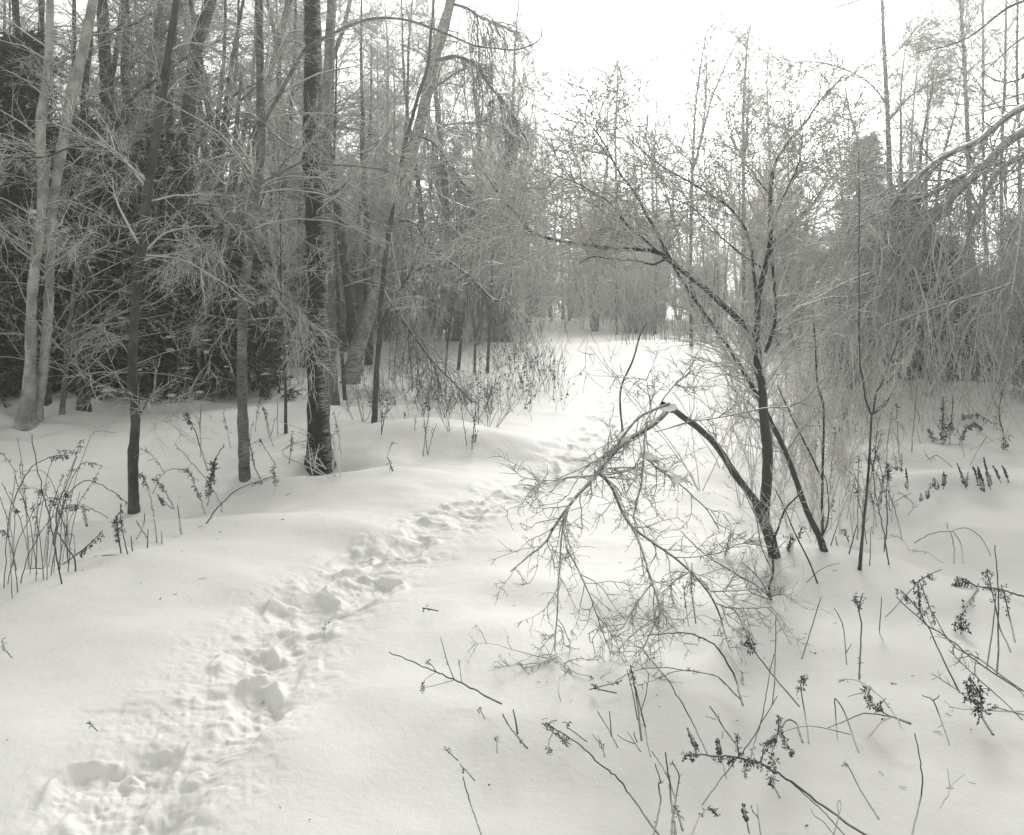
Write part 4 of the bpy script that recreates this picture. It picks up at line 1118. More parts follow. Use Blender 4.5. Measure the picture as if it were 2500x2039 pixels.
def weed(label, z, pts, w=3.0, head=None, twigs=0, tl=(15, 45), extra=(), name='dead_weed', cat='weed', group=None, mat=None, lean=0.0, tang=(25, 60)):
    g, P, R = wline(z, pts, w, lean)
    lines = [(P, R)]
    px = F / g[1]
    tb = TB()
    if name == 'fern_spike':      # a beaded fertile frond
        K = 18; t = np.linspace(0, 1, K)
        PP = np.stack([np.interp(t, np.linspace(0, 1, len(P)), P[:, j]) for j in range(3)], 1)
        RR = R.max() * np.where(t < .15, .3, (.75 + .55 * (np.arange(K) % 2)) * (1.1 - t) ** .4) * rng.uniform(.7, 1.2, K)
        tb.tubes(PP, RR, 6, bump=.35)
        o = tb.build(name, M_SEED, None, origin=g); o.location = g
        return tag(o, label, cat, group)
    tb.tubes(P, R, 6)
    for ex in extra:
        ez, ep, ew = ex[:3]
        q = zp(ez or z, ep) if (ez or z) else ep
        Yb = P[np.argmin([abs((CAMH - p[2]) / p[1] * F + HV - q[0][1]) + abs(p[0] / p[1] * F + UC - q[0][0]) for p in P]), 1]
        EP = spline([PT(a, b, min(Yb * (1 - .02 * k), .945 * CAMH * F / max(b - HV, 60))) for k, (a, b) in enumerate(q)], 4 * len(q))
        ER = np.linspace(ew, ew * .6, len(EP)) / 2 / F * EP[:, 1]
        tb.tubes(EP, ER, 5); lines.append((EP, ER))
    if twigs:
        for (LP, LR) in lines:
            a = grow(LP, LR, twigs, t=(.35, 1), L=(tl[0] / px, tl[1] / px), ang=tang, K=4, rr=.7, rmin=.9 / px, wig=.15)
            tb.tubes(*a, 3)
            b = grow(*a, 2, t=(.3, 1), L=(tl[0] / px * .3, tl[1] / px * .3), ang=(30, 70), K=2, rr=.8, rmin=.7 / px)
            tb.tubes(*b, 3)
    if not head:
        o = tb.build(name, mat or M_WEED, None, origin=g); o.location = g
        return tag(o, label, cat, group)
    e = empty(name, tuple(g), label, cat, group)
    tb.build('stem', mat or M_WEED, e, origin=g)
    hs = head if isinstance(head, list) else [head]
    for h in hs:
        k = h[5] if len(h) > 5 else 0
        hb = TB(); head_mesh(hb, lines[k][0], lines[k][1], *h[:5])
        hb.build('seed_head', M_SEED, e, origin=g)
    return e

# --- lower right, open snow
weed('bare straight stick leaning right on the snow right of the shrub below the iced tree', 'H', [(990, 395), (1035, 250), (1075, 122)], 3.2)
weed('thin bent stick with a kinked top, right of the leaning stick', 'H', [(1203, 415), (1190, 280), (1165, 220), (1142, 178)], 3, extra=[(None, [(1203, 415), (1218, 390), (1232, 368)], 2.5)])
weed('upright weed with a crumpled top leaf and a seed clump at its foot', 'H', [(1275, 485), (1283, 270), (1272, 190), (1290, 100)], 4, head=[(.7, .95, 10, 16, .8), (.0, .12, 7, 12, .5), (.2, 1, 16, 20, .6, 1)], extra=[(None, [(1272, 195), (1262, 150), (1248, 118)], 5)])
weed('thin nearly vertical stick right of the weed with the crumpled top leaf', 'H', [(1388, 330), (1378, 300), (1385, 200), (1388, 122)], 3)
weed('tall dark goldenrod with curled leaves, leaning left above the fallen bundle', 'H', [(1757, 545), (1640, 300), (1595, 215), (1583, 120), (1575, 40)], 4, head=[(.55, 1, 26, 24, .6), (.1, .6, 14, 18, .7, 1), (.3, 1, 18, 16, .5, 2), (.5, 1, 12, 20, .8, 3)],
     extra=[(None, [(1583, 40), (1640, 5), (1700, -20)], 3), (None, [(1590, 50), (1620, 130), (1670, 260)], 4), (None, [(1590, 200), (1530, 130), (1490, 90)], 4)])
weed('thin stalk crossing behind the tall goldenrod, slanting up to the right', 'H', [(1437, 200), (1500, 130), (1570, 60), (1590, 40)], 2.5)
weed('long fallen stalk slanting up left from the right edge, thickest of the bundle', 'H', [(2120, 620), (2070, 580), (1900, 470), (1730, 330), (1600, 250), (1465, 120)], 4.5, twigs=9, tl=(20, 60))
weed('second long fallen stalk of the bundle, just below the thickest', 'H', [(2110, 600), (1900, 450), (1760, 370), (1650, 200)], 3.5, twigs=8, tl=(20, 50))
weed('fallen twiggy stalk lying lower in the bundle at the right edge', 'H', [(2075, 715), (1950, 600), (1840, 500), (1740, 400)], 3.5, twigs=12, tl=(30, 80))
weed('nearly level frosted stalk pointing left from the right edge', 'H', [(2080, 718), (1900, 712), (1740, 695)], 4, twigs=6, tl=(15, 40), mat=M_TWIG_ICE)
weed('arched weed with hanging curled leaves near the right edge', 'H', [(2130, 120), (2060, 100), (1990, 80), (1880, 65), (1830, 35), (1790, 30), (1765, 70)], 5, head=[(.35, 1, 30, 26, .8), (.0, 1, 34, 26, .7, 1)],
     extra=[(None, [(1890, 78), (1840, 150), (1800, 220), (1785, 255), (1810, 270)], 4)])
weed('tallest bare stick at the right edge, rising straight behind the arched weed', 'H', [(1993, 455), (1997, 200), (1990, 0), (1975, -150)], 4)
weed('dark weed with a ragged top leaning left beside the tallest stick at the right edge', 'H', [(2045, 370), (2000, 270), (1965, 100), (1935, -10)], 4, head=(.6, 1, 22, 20, .7))
weed('second ragged weed hard against the right edge', 'H', [(2075, 320), (2055, 230), (2035, 140), (2010, 60)], 4, head=(.5, 1, 20, 22, .7))
weed('bare stick slanting up right to the arched weed', 'H', [(1945, 430), (1970, 250), (1985, 90)], 3.5)
weed('dark dead plant with big wilted leaves below the fallen bundle', 'H', [(1945, 802), (1910, 740), (1907, 660), (1885, 600), (1860, 555)], 6, head=[(.35, 1, 34, 34, 1.0), (.4, 1, 18, 26, 1.0, 1)], extra=[(None, [(1905, 700), (1850, 650), (1830, 580)], 4)])
weed('small wilted stalk with a dark knob lying beside the big wilted leaves', 'H', [(2040, 712), (2000, 700), (1968, 690)], 3, head=(.6, 1, 8, 14, .3))
weed('long thin twig sloping down right to the wilted plant', 'H', [(1900, 700), (1800, 620), (1740, 580), (1670, 532)], 3, twigs=5, tl=(20, 50))
weed('forked bare twig alone on the snow left of the wilted plant', 'H', [(1727, 845), (1690, 740), (1655, 660), (1600, 635)], 4, extra=[(None, [(1655, 662), (1675, 650), (1690, 635)], 3), (None, [(1700, 790), (1685, 800)], 2.5)])
weed('bent stalk arching left with a frosted catkin like tip', 'H', [(1475, 762), (1440, 710), (1380, 640), (1290, 570), (1230, 550), (1170, 558)], 4, mat=M_TWIG_ICE, head=(.86, 1, 12, 10, .2))
weed('goldenrod with dark hanging clusters under the arching frosted stalk', 'H', [(1460, 752), (1400, 725), (1345, 680), (1318, 640), (1335, 590)], 4, head=[(.25, 1, 30, 22, .8), (.3, 1, 10, 18, .7, 1)], extra=[(None, [(1400, 725), (1380, 690), (1410, 650)], 3), (None, [(1325, 620), (1270, 625), (1215, 640)], 2.5)])
weed('low bow of a stalk touching down left of the goldenrod with hanging clusters', 'H', [(1455, 748), (1380, 735), (1300, 728), (1200, 765), (1110, 802)], 4)
weed('short thick frosted stub rising right into the arching stalk', 'H', [(1342, 824), (1380, 780), (1440, 748)], 6, mat=M_TWIG_ICE)
weed('snapped stick folded at its top into an upside down v', 'H', [(1255, 888), (1225, 800), (1190, 710), (1147, 650), (1148, 700), (1153, 780), (1160, 865)], 4)
weed('upright stalk with a drooping frosted seed tassel', 'H', [(1007, 842), (990, 720), (970, 610), (975, 545), (990, 530)], 3.5, head=[(.55, 1, 16, 18, .8), (.2, 1, 8, 14, 1, 1)], extra=[(None, [(970, 610), (955, 590), (948, 635)], 3)])
weed('slanting stalk with a curled dark plume at its top left end', 'H', [(915, 637), (800, 500), (720, 390), (698, 330)], 4, head=(.72, 1, 24, 24, 1))
weed('tall thin straight stick right of the curled dark plume', 'H', [(828, 615), (838, 400), (840, 207)], 3)
weed('long arching stalk carrying a dark pod, below the hanging crown', 'H', [(655, 643), (630, 550), (560, 420), (500, 360), (415, 320), (300, 310), (170, 325)], 5, head=[(.55, .66, 10, 14, .3)])
weed('thin low arch of a stalk under the hanging crown', 'H', [(622, 620), (540, 540), (440, 515), (340, 500), (250, 485), (100, 510), (0, 565)], 3, head=[(.35, .45, 6, 12, .3)])
weed('lower thin arch of a stalk ending in a small curl at left', 'H', [(600, 600), (520, 530), (340, 505), (240, 545), (130, 580)], 2.5, head=[(.9, 1, 6, 12, .3)])
weed('long slim stalk slanting down right below the hanging crown', 'H', [(462, 892), (400, 760), (330, 640), (250, 520), (150, 400)], 3.5)
weed('dark double stalk with a shrivelled head below the hanging crown', 'H', [(132, 795), (115, 640), (100, 560), (82, 480)], 5, head=(.6, 1, 20, 16, .8), extra=[(None, [(120, 760), (95, 620), (65, 500)], 3)])
weed('forked slim stalk right of the dark double stalk', 'H', [(177, 907), (155, 780), (140, 720), (168, 620), (180, 520)], 3, extra=[(None, [(160, 800), (130, 680), (110, 590)], 4)])
weed('small branched twig with a thick dark tip, lower right snow', 'H', [(593, 835), (560, 790), (530, 740), (495, 690)], 4.5, extra=[(None, [(560, 790), (545, 760), (540, 730)], 2.5), (None, [(525, 760), (500, 750), (472, 742)], 2), (None, [(560, 860), (565, 820)], 2)])
weed('short beaded dark spike left of the long fallen goldenrod', 'H', [(418, 905), (408, 870), (395, 840), (380, 805)], 11, head=(.1, 1, 60, 6, 0), name='fern_spike', cat='fern spike')
weed('thick beaded dark spike above the long fallen goldenrod', 'H', [(548, 940), (540, 900), (535, 862)], 12, head=(0, 1, 60, 7, 0), name='fern_spike', cat='fern spike')
weed('tiny straight stalk piercing the fallen goldenrod', 'H', [(570, 1015), (562, 985), (555, 955)], 3, head=(.7, 1, 5, 8, 0))
weed('long fallen goldenrod lying up left across the bottom snow, its clusters iced', 'H', [(1245, 1322), (1050, 1180), (900, 1070), (800, 1010), (740, 980), (640, 955), (520, 948), (430, 940), (360, 945)], 6.5,
     head=[(.42, .75, 44, 26, .7), (.85, 1, 18, 20, .6), (0, 1, 20, 16, .2, 1), (.0, 1, 18, 22, .8, 2), (.2, 1, 14, 14, .4, 3)],
     extra=[(None, [(650, 955), (640, 900), (642, 840)], 4), (None, [(690, 970), (680, 1010), (678, 1045)], 4), (None, [(760, 985), (770, 950), (772, 915)], 4)])
weed('second stalk running under the long fallen goldenrod to the bottom edge', 'H', [(1165, 1325), (1090, 1240), (1000, 1160), (900, 1070)], 4)
weed('straight stick slanting up right across the fallen goldenrod', 'H', [(490, 1155), (560, 1060), (640, 960), (720, 850), (845, 635)], 3.5)
weed('slim stalk curving up behind the fallen goldenrod', 'H', [(710, 945), (735, 860), (770, 740), (790, 620), (830, 420)], 3, head=[(0, .2, 10, 10, .4), (.9, 1, 5, 8, 0)])
weed('tangled weed with an iced loop and dark hanging clusters above the fallen goldenrod', 'H', [(963, 830), (945, 780), (915, 762), (880, 780), (850, 830), (825, 880), (822, 960), (825, 1030)], 5, head=[(.45, 1, 40, 26, .8), (.3, 1, 22, 20, .6, 1), (.4, 1, 16, 18, .6, 2), (.7, 1, 10, 16, .3, 3)],
     extra=[(None, [(850, 830), (890, 870), (925, 935)], 4), (None, [(850, 830), (815, 860), (790, 890)], 4), (None, [(850, 835), (855, 790), (852, 738)], 4)])
weed('withered tuft half sunk below the tangled weed', 'H', [(835, 1115), (822, 1085), (812, 1055)], 5, head=(.2, 1, 26, 20, .8))
weed('thin low stalk curving left from the low bow to the tangled weed', 'H', [(1135, 815), (1040, 795), (960, 800), (870, 825)], 2.5)
weed('lone slanting stalk with a small seed knob on the bare lower snow', 'H', [(1338, 1220), (1270, 1110), (1225, 1020), (1198, 985)], 3.5, head=(.85, 1, 10, 12, .5))
weed('long bowed bare stalk in the bottom snow right of the lone knobbed one', 'H', [(1555, 1322), (1590, 1180), (1601, 1080), (1590, 980), (1560, 832)], 4.5)
weed('small iced y shaped twig near the bottom right corner', 'H', [(1715, 1178), (1738, 1150), (1745, 1110), (1780, 1075), (1820, 1045)], 3.5, mat=M_TWIG_ICE, extra=[(None, [(1745, 1115), (1737, 1060), (1732, 1018)], 2.5), (None, [(1725, 1115), (1765, 1118)], 4)])
weed('straight dark stalk rising from the bottom edge left of the fallen goldenrod', 'H', [(315, 1322), (300, 1220), (290, 1120), (275, 1020), (265, 930)], 5.5, head=(.5, .7, 8, 14, .5))
weed('knotted stalk with buds left of the straight dark one at the bottom edge', 'H', [(212, 1322), (240, 1190), (230, 1100), (240, 1080), (210, 990)], 4.5, twigs=5, tl=(8, 16))
weed('budded stalk curving right of the straight dark one at the bottom edge', 'H', [(300, 1297), (318, 1180), (335, 1050), (300, 980)], 4.5, twigs=5, tl=(8, 18), head=(.9, 1, 5, 10, 0))
weed('thin stalk slanting from upper left to the straight dark one', 'H', [(300, 1120), (275, 1050), (235, 985), (193, 925)], 3.5)
weed('wilted dark leaf roll at the foot of the budded stalks', 'H', [(340, 1278), (330, 1240), (318, 1205)], 6, head=(.1, 1, 20, 18, .8))
weed('low frosted weed curling over near the bottom edge', 'H', [(425, 1300), (445, 1260), (480, 1225), (510, 1225), (538, 1255)], 4, mat=M_TWIG_ICE, head=(.4, 1, 22, 20, .6))
weed('short solid dark spike standing alone near the bottom edge', 'H', [(688, 1288), (675, 1240), (670, 1195)], 11, head=(0, 1, 60, 8, .2), name='fern_spike', cat='fern spike')
weed('tiny forked twig right of the solid dark spike at the bottom', 'H', [(755, 1320), (748, 1265), (743, 1200)], 3.5, extra=[(None, [(748, 1268), (722, 1240), (708, 1205)], 3)], twigs=3, tl=(6, 12))
weed('thin crooked twig at the bottom edge under the fallen goldenrod', 'H', [(1110, 1320), (1080, 1285), (1040, 1260), (1022, 1225)], 3)
weed('narrow loop of a bent stalk beside the end of the fallen goldenrod', 'H', [(1150, 1320), (1165, 1260), (1160, 1200), (1170, 1180), (1178, 1210), (1165, 1270)], 3)
weed('long curved stalk with hanging leaves sweeping from the bottom edge up left', 'I', [(1895, 1695), (1800, 1560), (1700, 1420), (1620, 1330), (1520, 1250), (1400, 1140), (1270, 1050), (1170, 990)], 5, head=[(.9, 1, 14, 20, .6), (.75, .9, 12, 24, 1), (.5, 1, 12, 18, .8, 1), (.2, 1, 10, 20, .6, 2)],
     extra=[(None, [(1225, 1050), (1195, 1120), (1205, 1190)], 3), (None, [(1290, 1070), (1295, 1105), (1332, 1130)], 4)])
weed('tiny twisted leaf on a short stem above the long curved stalk', 'I', [(1380, 1065), (1345, 1040), (1312, 1010), (1335, 985)], 3.5, head=(.6, 1, 10, 14, .4))
weed('pair of short stout stubs forming a v in the snow', 'I', [(1015, 1114), (980, 1070), (930, 1010), (888, 932)], 5, extra=[(None, [(988, 1065), (975, 980), (958, 905)], 5)], head=(.02, .2, 8, 12, .6))
weed('slim y shaped twig left of the long slim stalk below the crown', 'I', [(1625, 1100), (1590, 1030), (1555, 975), (1517, 915)], 3.5, extra=[(None, [(1610, 1080), (1605, 1000), (1597, 915)], 3.5)])
weed('three short twigs bursting from the snow with one small leaf', 'I', [(1550, 1155), (1535, 1110), (1520, 1075)], 3.5, extra=[(None, [(1540, 1130), (1510, 1100), (1485, 1065)], 2.5)], head=(.2, .5, 8, 14, .5))
weed('low spread of bare twiglets at the foot of the double stalk', 'I', [(1770, 1130), (1745, 1090), (1715, 1050)], 3.5, extra=[(None, [(1765, 1130), (1700, 1105), (1650, 1072)], 2.5), (None, [(1780, 1120), (1765, 1080), (1760, 1050)], 3)])
weed('tiny lone twig tip in the snow left of the hanging crown', 'I', [(1262, 800), (1258, 770), (1262, 735)], 2.5)
weed('small dark seed head lying on the snow below the left of the crown', 'I', [(1555, 775), (1520, 765), (1488, 735)], 4, head=(.4, 1, 18, 14, .3))
weed('second seed head lying right of the first, below the crown', 'I', [(1545, 748), (1600, 735), (1668, 718)], 3, head=(.45, 1, 16, 12, .3))
weed('long dead stalk lying on the open snow with dry umbels at its left', 'I', [(822, 836), (700, 770), (600, 720), (500, 675), (400, 635), (270, 575), (133, 520)], 5,
     head=[(.8, 1, 10, 12, .2, 1), (.8, 1, 10, 12, .2, 2), (.4, .7, 4, 8, .2, 3), (.85, 1, 6, 8, .3, 4), (.9, 1, 8, 12, .5, 5)],
     extra=[(None, [(450, 655), (420, 610), (390, 585)], 2.5), (None, [(445, 655), (380, 700), (350, 740)], 2), (None, [(565, 700), (520, 580), (478, 425)], 2.5), (None, [(618, 728), (608, 650), (600, 580)], 2), (None, [(560, 710), (450, 740), (355, 762)], 2)])
for lab, z, p in [('tiny scrap of dead leaf poking from the snow left of the stubs', 'I', [(540, 1190), (520, 1170), (503, 1148)]),
                  ('tiny scrap of dead leaf just above the bottom stick', 'I', [(655, 1315), (630, 1290), (605, 1265)]),
                  ('tiny pale scrap of weed beside the pair of stout stubs', 'I', [(850, 1132), (848, 1112), (850, 1095)]),
                  ('tiny weed tip just below the fallen umbel stalk', 'I', [(746, 914), (740, 903), (735, 892)]),
                  ('small dark leaf scrap on the snow left of the trail', 'J', [(465, 1180), (458, 1172), (450, 1162)]),
                  ('ragged brown scrap at the left edge of the snow', 'J', [(40, 815), (20, 790), (12, 745)]),
                  ('small dark seed lying above the fallen umbel stalk', 'I', [(392, 234), (376, 231), (360, 229)]),
                  ('small bent twig sticking up beside the trodden trail', 'J', [(1638, 712), (1640, 685), (1662, 650)]),
                  ('small dark weed head on the mound behind the trail', 'D', [(1140, 1437), (1143, 1410), (1146, 1388)]),
                  ('small frosted weed tuft on the slope of the mound', 'D', [(643, 1612), (630, 1580), (612, 1530)])]:
    weed(lab, z, p, 3.5, head=(.2, 1, 9, 12, .4), name='weed_scrap')
weed('single bare stick rising from the bottom edge at the middle', 'I', [(735, 1697), (700, 1600), (670, 1510), (650, 1440), (627, 1352)], 4)

# --- left weeds near the slender dark trunk
weed('tall goldenrod with a dark drooping top between the slender trunk and the slim birch', 'B', [(1255, 1352), (1220, 1240), (1185, 1130), (1150, 1060), (1130, 1012)], 3.5, head=(.62, 1, 40, 16, .5))
weed('thin forked straight stick behind the tall goldenrod', 'B', [(1215, 1262), (1212, 1100), (1220, 965)], 3, extra=[(None, [(1213, 1130), (1207, 1080), (1205, 1040)], 2)])
weed('weed with the largest dark plume, left of the slim birch', 'B', [(1258, 1560), (1268, 1450), (1285, 1360), (1305, 1290), (1360, 1200)], 4, head=(.1, .68, 110, 17, .2))
weed('thin stalk slanting up left across the largest plume', 'B', [(1335, 1560), (1260, 1430), (1150, 1300), (1060, 1200)], 2.5, twigs=4, tl=(10, 25))
weed('weed with a knobbly frosted plume left of the largest one', 'B', [(1237, 1610), (1210, 1520), (1180, 1450), (1140, 1360)], 3.5, head=(.35, 1, 40, 13, .5))
weed('arched stalk bowing right beside the slender dark trunk', 'B', [(930, 1490), (960, 1420), (1000, 1370), (1060, 1350), (1130, 1358)], 3, head=(.85, 1, 8, 12, .6))
weed('slanting weed with a dark curled head, lower right of the slender trunk', 'B', [(1050, 1585), (1010, 1500), (980, 1460), (945, 1395)], 3.5, head=(.5, 1, 30, 13, .6))
weed('small low weed with hanging dark leaves below the curled head', 'B', [(1030, 1582), (990, 1545), (960, 1515)], 3, head=(.35, 1, 20, 15, 1))
weed('weed with a bent leafy top just right of the slender dark trunk', 'B', [(930, 1626), (915, 1540), (890, 1440), (840, 1375)], 3.5, head=(.5, 1, 34, 13, .7))
weed('twiggy stalk rising behind the bent leafy weed', 'B', [(992, 1370), (960, 1320), (920, 1270), (850, 1220)], 2.5, twigs=6, tl=(10, 30))
weed('tiny notched stub on the snow crest below the curled heads', 'B', [(1095, 1712), (1085, 1640), (1075, 1575)], 3)
weed('curving stalk sweeping up right from the crest towards the slim birch', 'B', [(1260, 1667), (1300, 1610), (1350, 1550), (1420, 1490), (1500, 1450), (1570, 1425), (1640, 1400)], 3.5, head=[(.75, .9, 12, 14, 1)])
weed('frosted weed plume right of the slim grey birch', 'B', [(1656, 1508), (1668, 1450), (1665, 1400), (1650, 1345)], 3.5, head=(.4, 1, 40, 13, .4), mat=M_TWIG_ICE)
weed('dark side twig hanging from beside the foot of the slim birch', 'B', [(1572, 1402), (1540, 1330), (1525, 1260), (1502, 1150)], 4, twigs=5, tl=(15, 45))
weed('weed stalk with a dotted head between the slim birch and the thick trunk', 'B', [(1752, 1310), (1762, 1230), (1768, 1140)], 3, head=(.4, 1, 26, 12, .5))
weed('small weed with a dark tip slanting left behind the dotted one', 'B', [(1665, 1320), (1620, 1250), (1578, 1178)], 2.5, head=(.85, 1, 10, 10, .4))
weed('short dark spike of a weed left of the slender trunk', 'B', [(522, 1680), (512, 1620), (502, 1568)], 6, head=(.05, 1, 40, 10, .2))
weed('thin stalk lying down right from the short dark spike', 'B', [(637, 1637), (570, 1600), (500, 1565)], 2.5)
weed('forked frosted weed right behind the slim birch, thin and upright', 'B', [(1630, 1152), (1612, 1060), (1600, 985)], 3, head=(.4, 1, 20, 10, .5), extra=[(None, [(1640, 1150), (1655, 1090), (1665, 1040)], 2)])
weed('tall weed with a dark ragged head left of the slender trunk foot', 'J', [(612, 312), (598, 230), (588, 140)], 4, head=(.4, 1, 60, 15, .5))
weed('companion weed slanting right beside the ragged head', 'J', [(645, 317), (628, 240), (612, 160), (608, 60)], 3, head=(.5, 1, 30, 13, .7))
weed('slanting weed with three hanging dark leaf tufts left of the ragged head', 'J', [(322, 364), (380, 325), (440, 275), (512, 208)], 3.5, head=(.45, 1, 34, 17, 1.2))
for i, (p, lab) in enumerate([([(745, 278), (748, 190)], 'short upright stub, leftmost on the crest below the slender trunk'), ([(790, 230), (780, 138)], 'short thick stub on the crest right of the first'),
                              ([(911, 188), (905, 130), (897, 70)], 'tall thin stub highest on the crest'), ([(735, 222), (710, 185), (688, 148)], 'short stub leaning left on the crest'),
                              ([(669, 302), (662, 225)], 'thin stub close to the ragged weed'), ([(817, 243), (815, 200)], 'smallest stub on the crest'), ([(698, 225), (725, 165), (733, 110)], 'thin stub leaning right on the crest'),
                              ([(222, 392), (190, 388), (158, 388)], 'twig lying flat on the snow below the left weeds'), ([(565, 322), (540, 322), (515, 325)], 'twig lying flat on the snow below the ragged weed'),
                              ([(1120, 92), (1122, 60)], 'tiny stub under the curving stalk')]):
    weed(lab, 'J', p, 3.5, name='dead_stalk', cat='stalk')
# tall bent stalks in the clump at the left edge
weed('tall stalk arching right over the clump at the left edge, dark tassels at its tip', 'B', [(50, 1730), (80, 1560), (150, 1400), (220, 1320), (320, 1275), (415, 1268)], 3.5, head=(.75, 1, 26, 15, 1))
weed('long stalk arching right from the clump towards the slender trunk', 'B', [(330, 1740), (370, 1600), (420, 1500), (510, 1425), (600, 1445), (700, 1500), (770, 1560)], 3.5, head=(.85, 1, 14, 12, .8))
weed('tallest stalk of the left clump, rooted lowest on the snow', 'J', [(312, 467), (285, 330), (262, 180), (230, 60), (200, -60), (160, -290)], 4)
weed('bent stalk folding down right at the front of the left clump', 'J', [(382, 404), (375, 340), (330, 270), (290, 200), (285, 100), (330, -20), (390, -180)], 4)
weed('stalk with a folded top at the right of the left clump', 'J', [(378, 300), (372, 222), (320, 222)], 3)
for i in range(30):
    u = rng.uniform(8, 195); v = 1440 - u * .45 + rng.uniform(-55, 40)
    L = rng.uniform(120, 300); dx = rng.normal() * 70
    pts = [(u, v), (u + dx * .3, v - L * .5), (u + dx, v - L)]
    if rng.random() < .45: pts.append((u + dx * 1.9, v - L * 1.02))
    weed('thin bent stalk in the tangled clump of weeds at the left edge', None, pts, rng.uniform(1.8, 2.7), head=((.6, 1, 18, 13, .7) if rng.random() < .5 else None), twigs=(3 if rng.random() < .4 else 0), tl=(12, 35), group='stalks of the left clump')

# --- right middle
for p in [[(912, 852), (908, 780), (900, 705)], [(868, 717), (868, 605)], [(835, 707), (830, 620)], [(1010, 925), (1008, 885)], [(1047, 907), (1060, 860), (1077, 813)], [(1100, 822), (1098, 765)], [(1120, 847), (1115, 793)],
          [(1168, 822), (1168, 726)], [(1317, 817), (1290, 740), (1264, 672)], [(1330, 822), (1338, 735)], [(1427, 832), (1400, 760), (1378, 693)], [(1442, 792), (1413, 703)], [(1497, 832), (1475, 730), (1453, 628)],
          [(1562, 782), (1540, 730), (1515, 688)], [(1617, 770), (1600, 720), (1578, 683)], [(1442, 852), (1440, 805)], [(722, 935), (738, 795)], [(1420, 770), (1408, 690)], [(1180, 800), (1182, 750)], [(1500, 800), (1490, 770)]]:
    weed('short dark beaded fern spike in the loose row on the snow at the right', 'G', p, 7, head=(.05, 1, 60, 5, 0), name='fern_spike', cat='fern spike', group='fern spikes in the row at the right')
weed('thin straight stick close right of the straight sapling', 'G', [(646, 1392), (650, 1250), (656, 1120)], 2.5)
weed('straight stick leaning right, left of the straight sapling', 'G', [(500, 1308), (530, 1200), (556, 1106)], 3.5)
weed('tall slim stalk slanting left behind the straight sapling', 'G', [(782, 1387), (755, 1220), (720, 1040), (690, 900), (650, 600)], 3.5, twigs=8, tl=(15, 50))
weed('tall seeded weed right of the straight sapling', 'G', [(750, 1272), (770, 1100), (765, 900), (772, 780), (770, 670)], 3.5, head=[(.4, .6, 12, 12, .6), (.72, 1, 40, 13, .4)])
weed('tall dark leafy weed standing highest on the snow at the right', 'G', [(1165, 517), (1160, 420), (1165, 300), (1165, 195)], 4, head=[(.05, .5, 60, 17, .4), (.5, 1, 24, 11, .4)])
weed('second tall leafy weed just right of the highest one', 'G', [(1210, 522), (1215, 430), (1225, 350), (1235, 200)], 3.5, head=[(.2, .6, 36, 15, .5), (.6, 1, 12, 10, .4)])
weed('small leafy weed at the left foot of the tall pair', 'G', [(1115, 500), (1090, 480), (1070, 430)], 3.5, head=(.2, 1, 26, 13, .5))
weed('arched fern frond with a row of leaflets, right of the tall pair', 'G', [(1282, 528), (1300, 470), (1340, 410), (1385, 388), (1430, 410)], 3.5, head=(.1, 1, 60, 14, .8))
weed('flat arched frond lying above the arched fern', 'G', [(1500, 380), (1450, 345), (1380, 325), (1300, 345)], 3.5, head=(.3, 1, 44, 13, .7))
weed('bushy frosted weed against the right edge', 'G', [(1600, 545), (1590, 450), (1560, 330), (1590, 120)], 4, head=(0, .3, 30, 18, .4), twigs=12, tl=(20, 70))
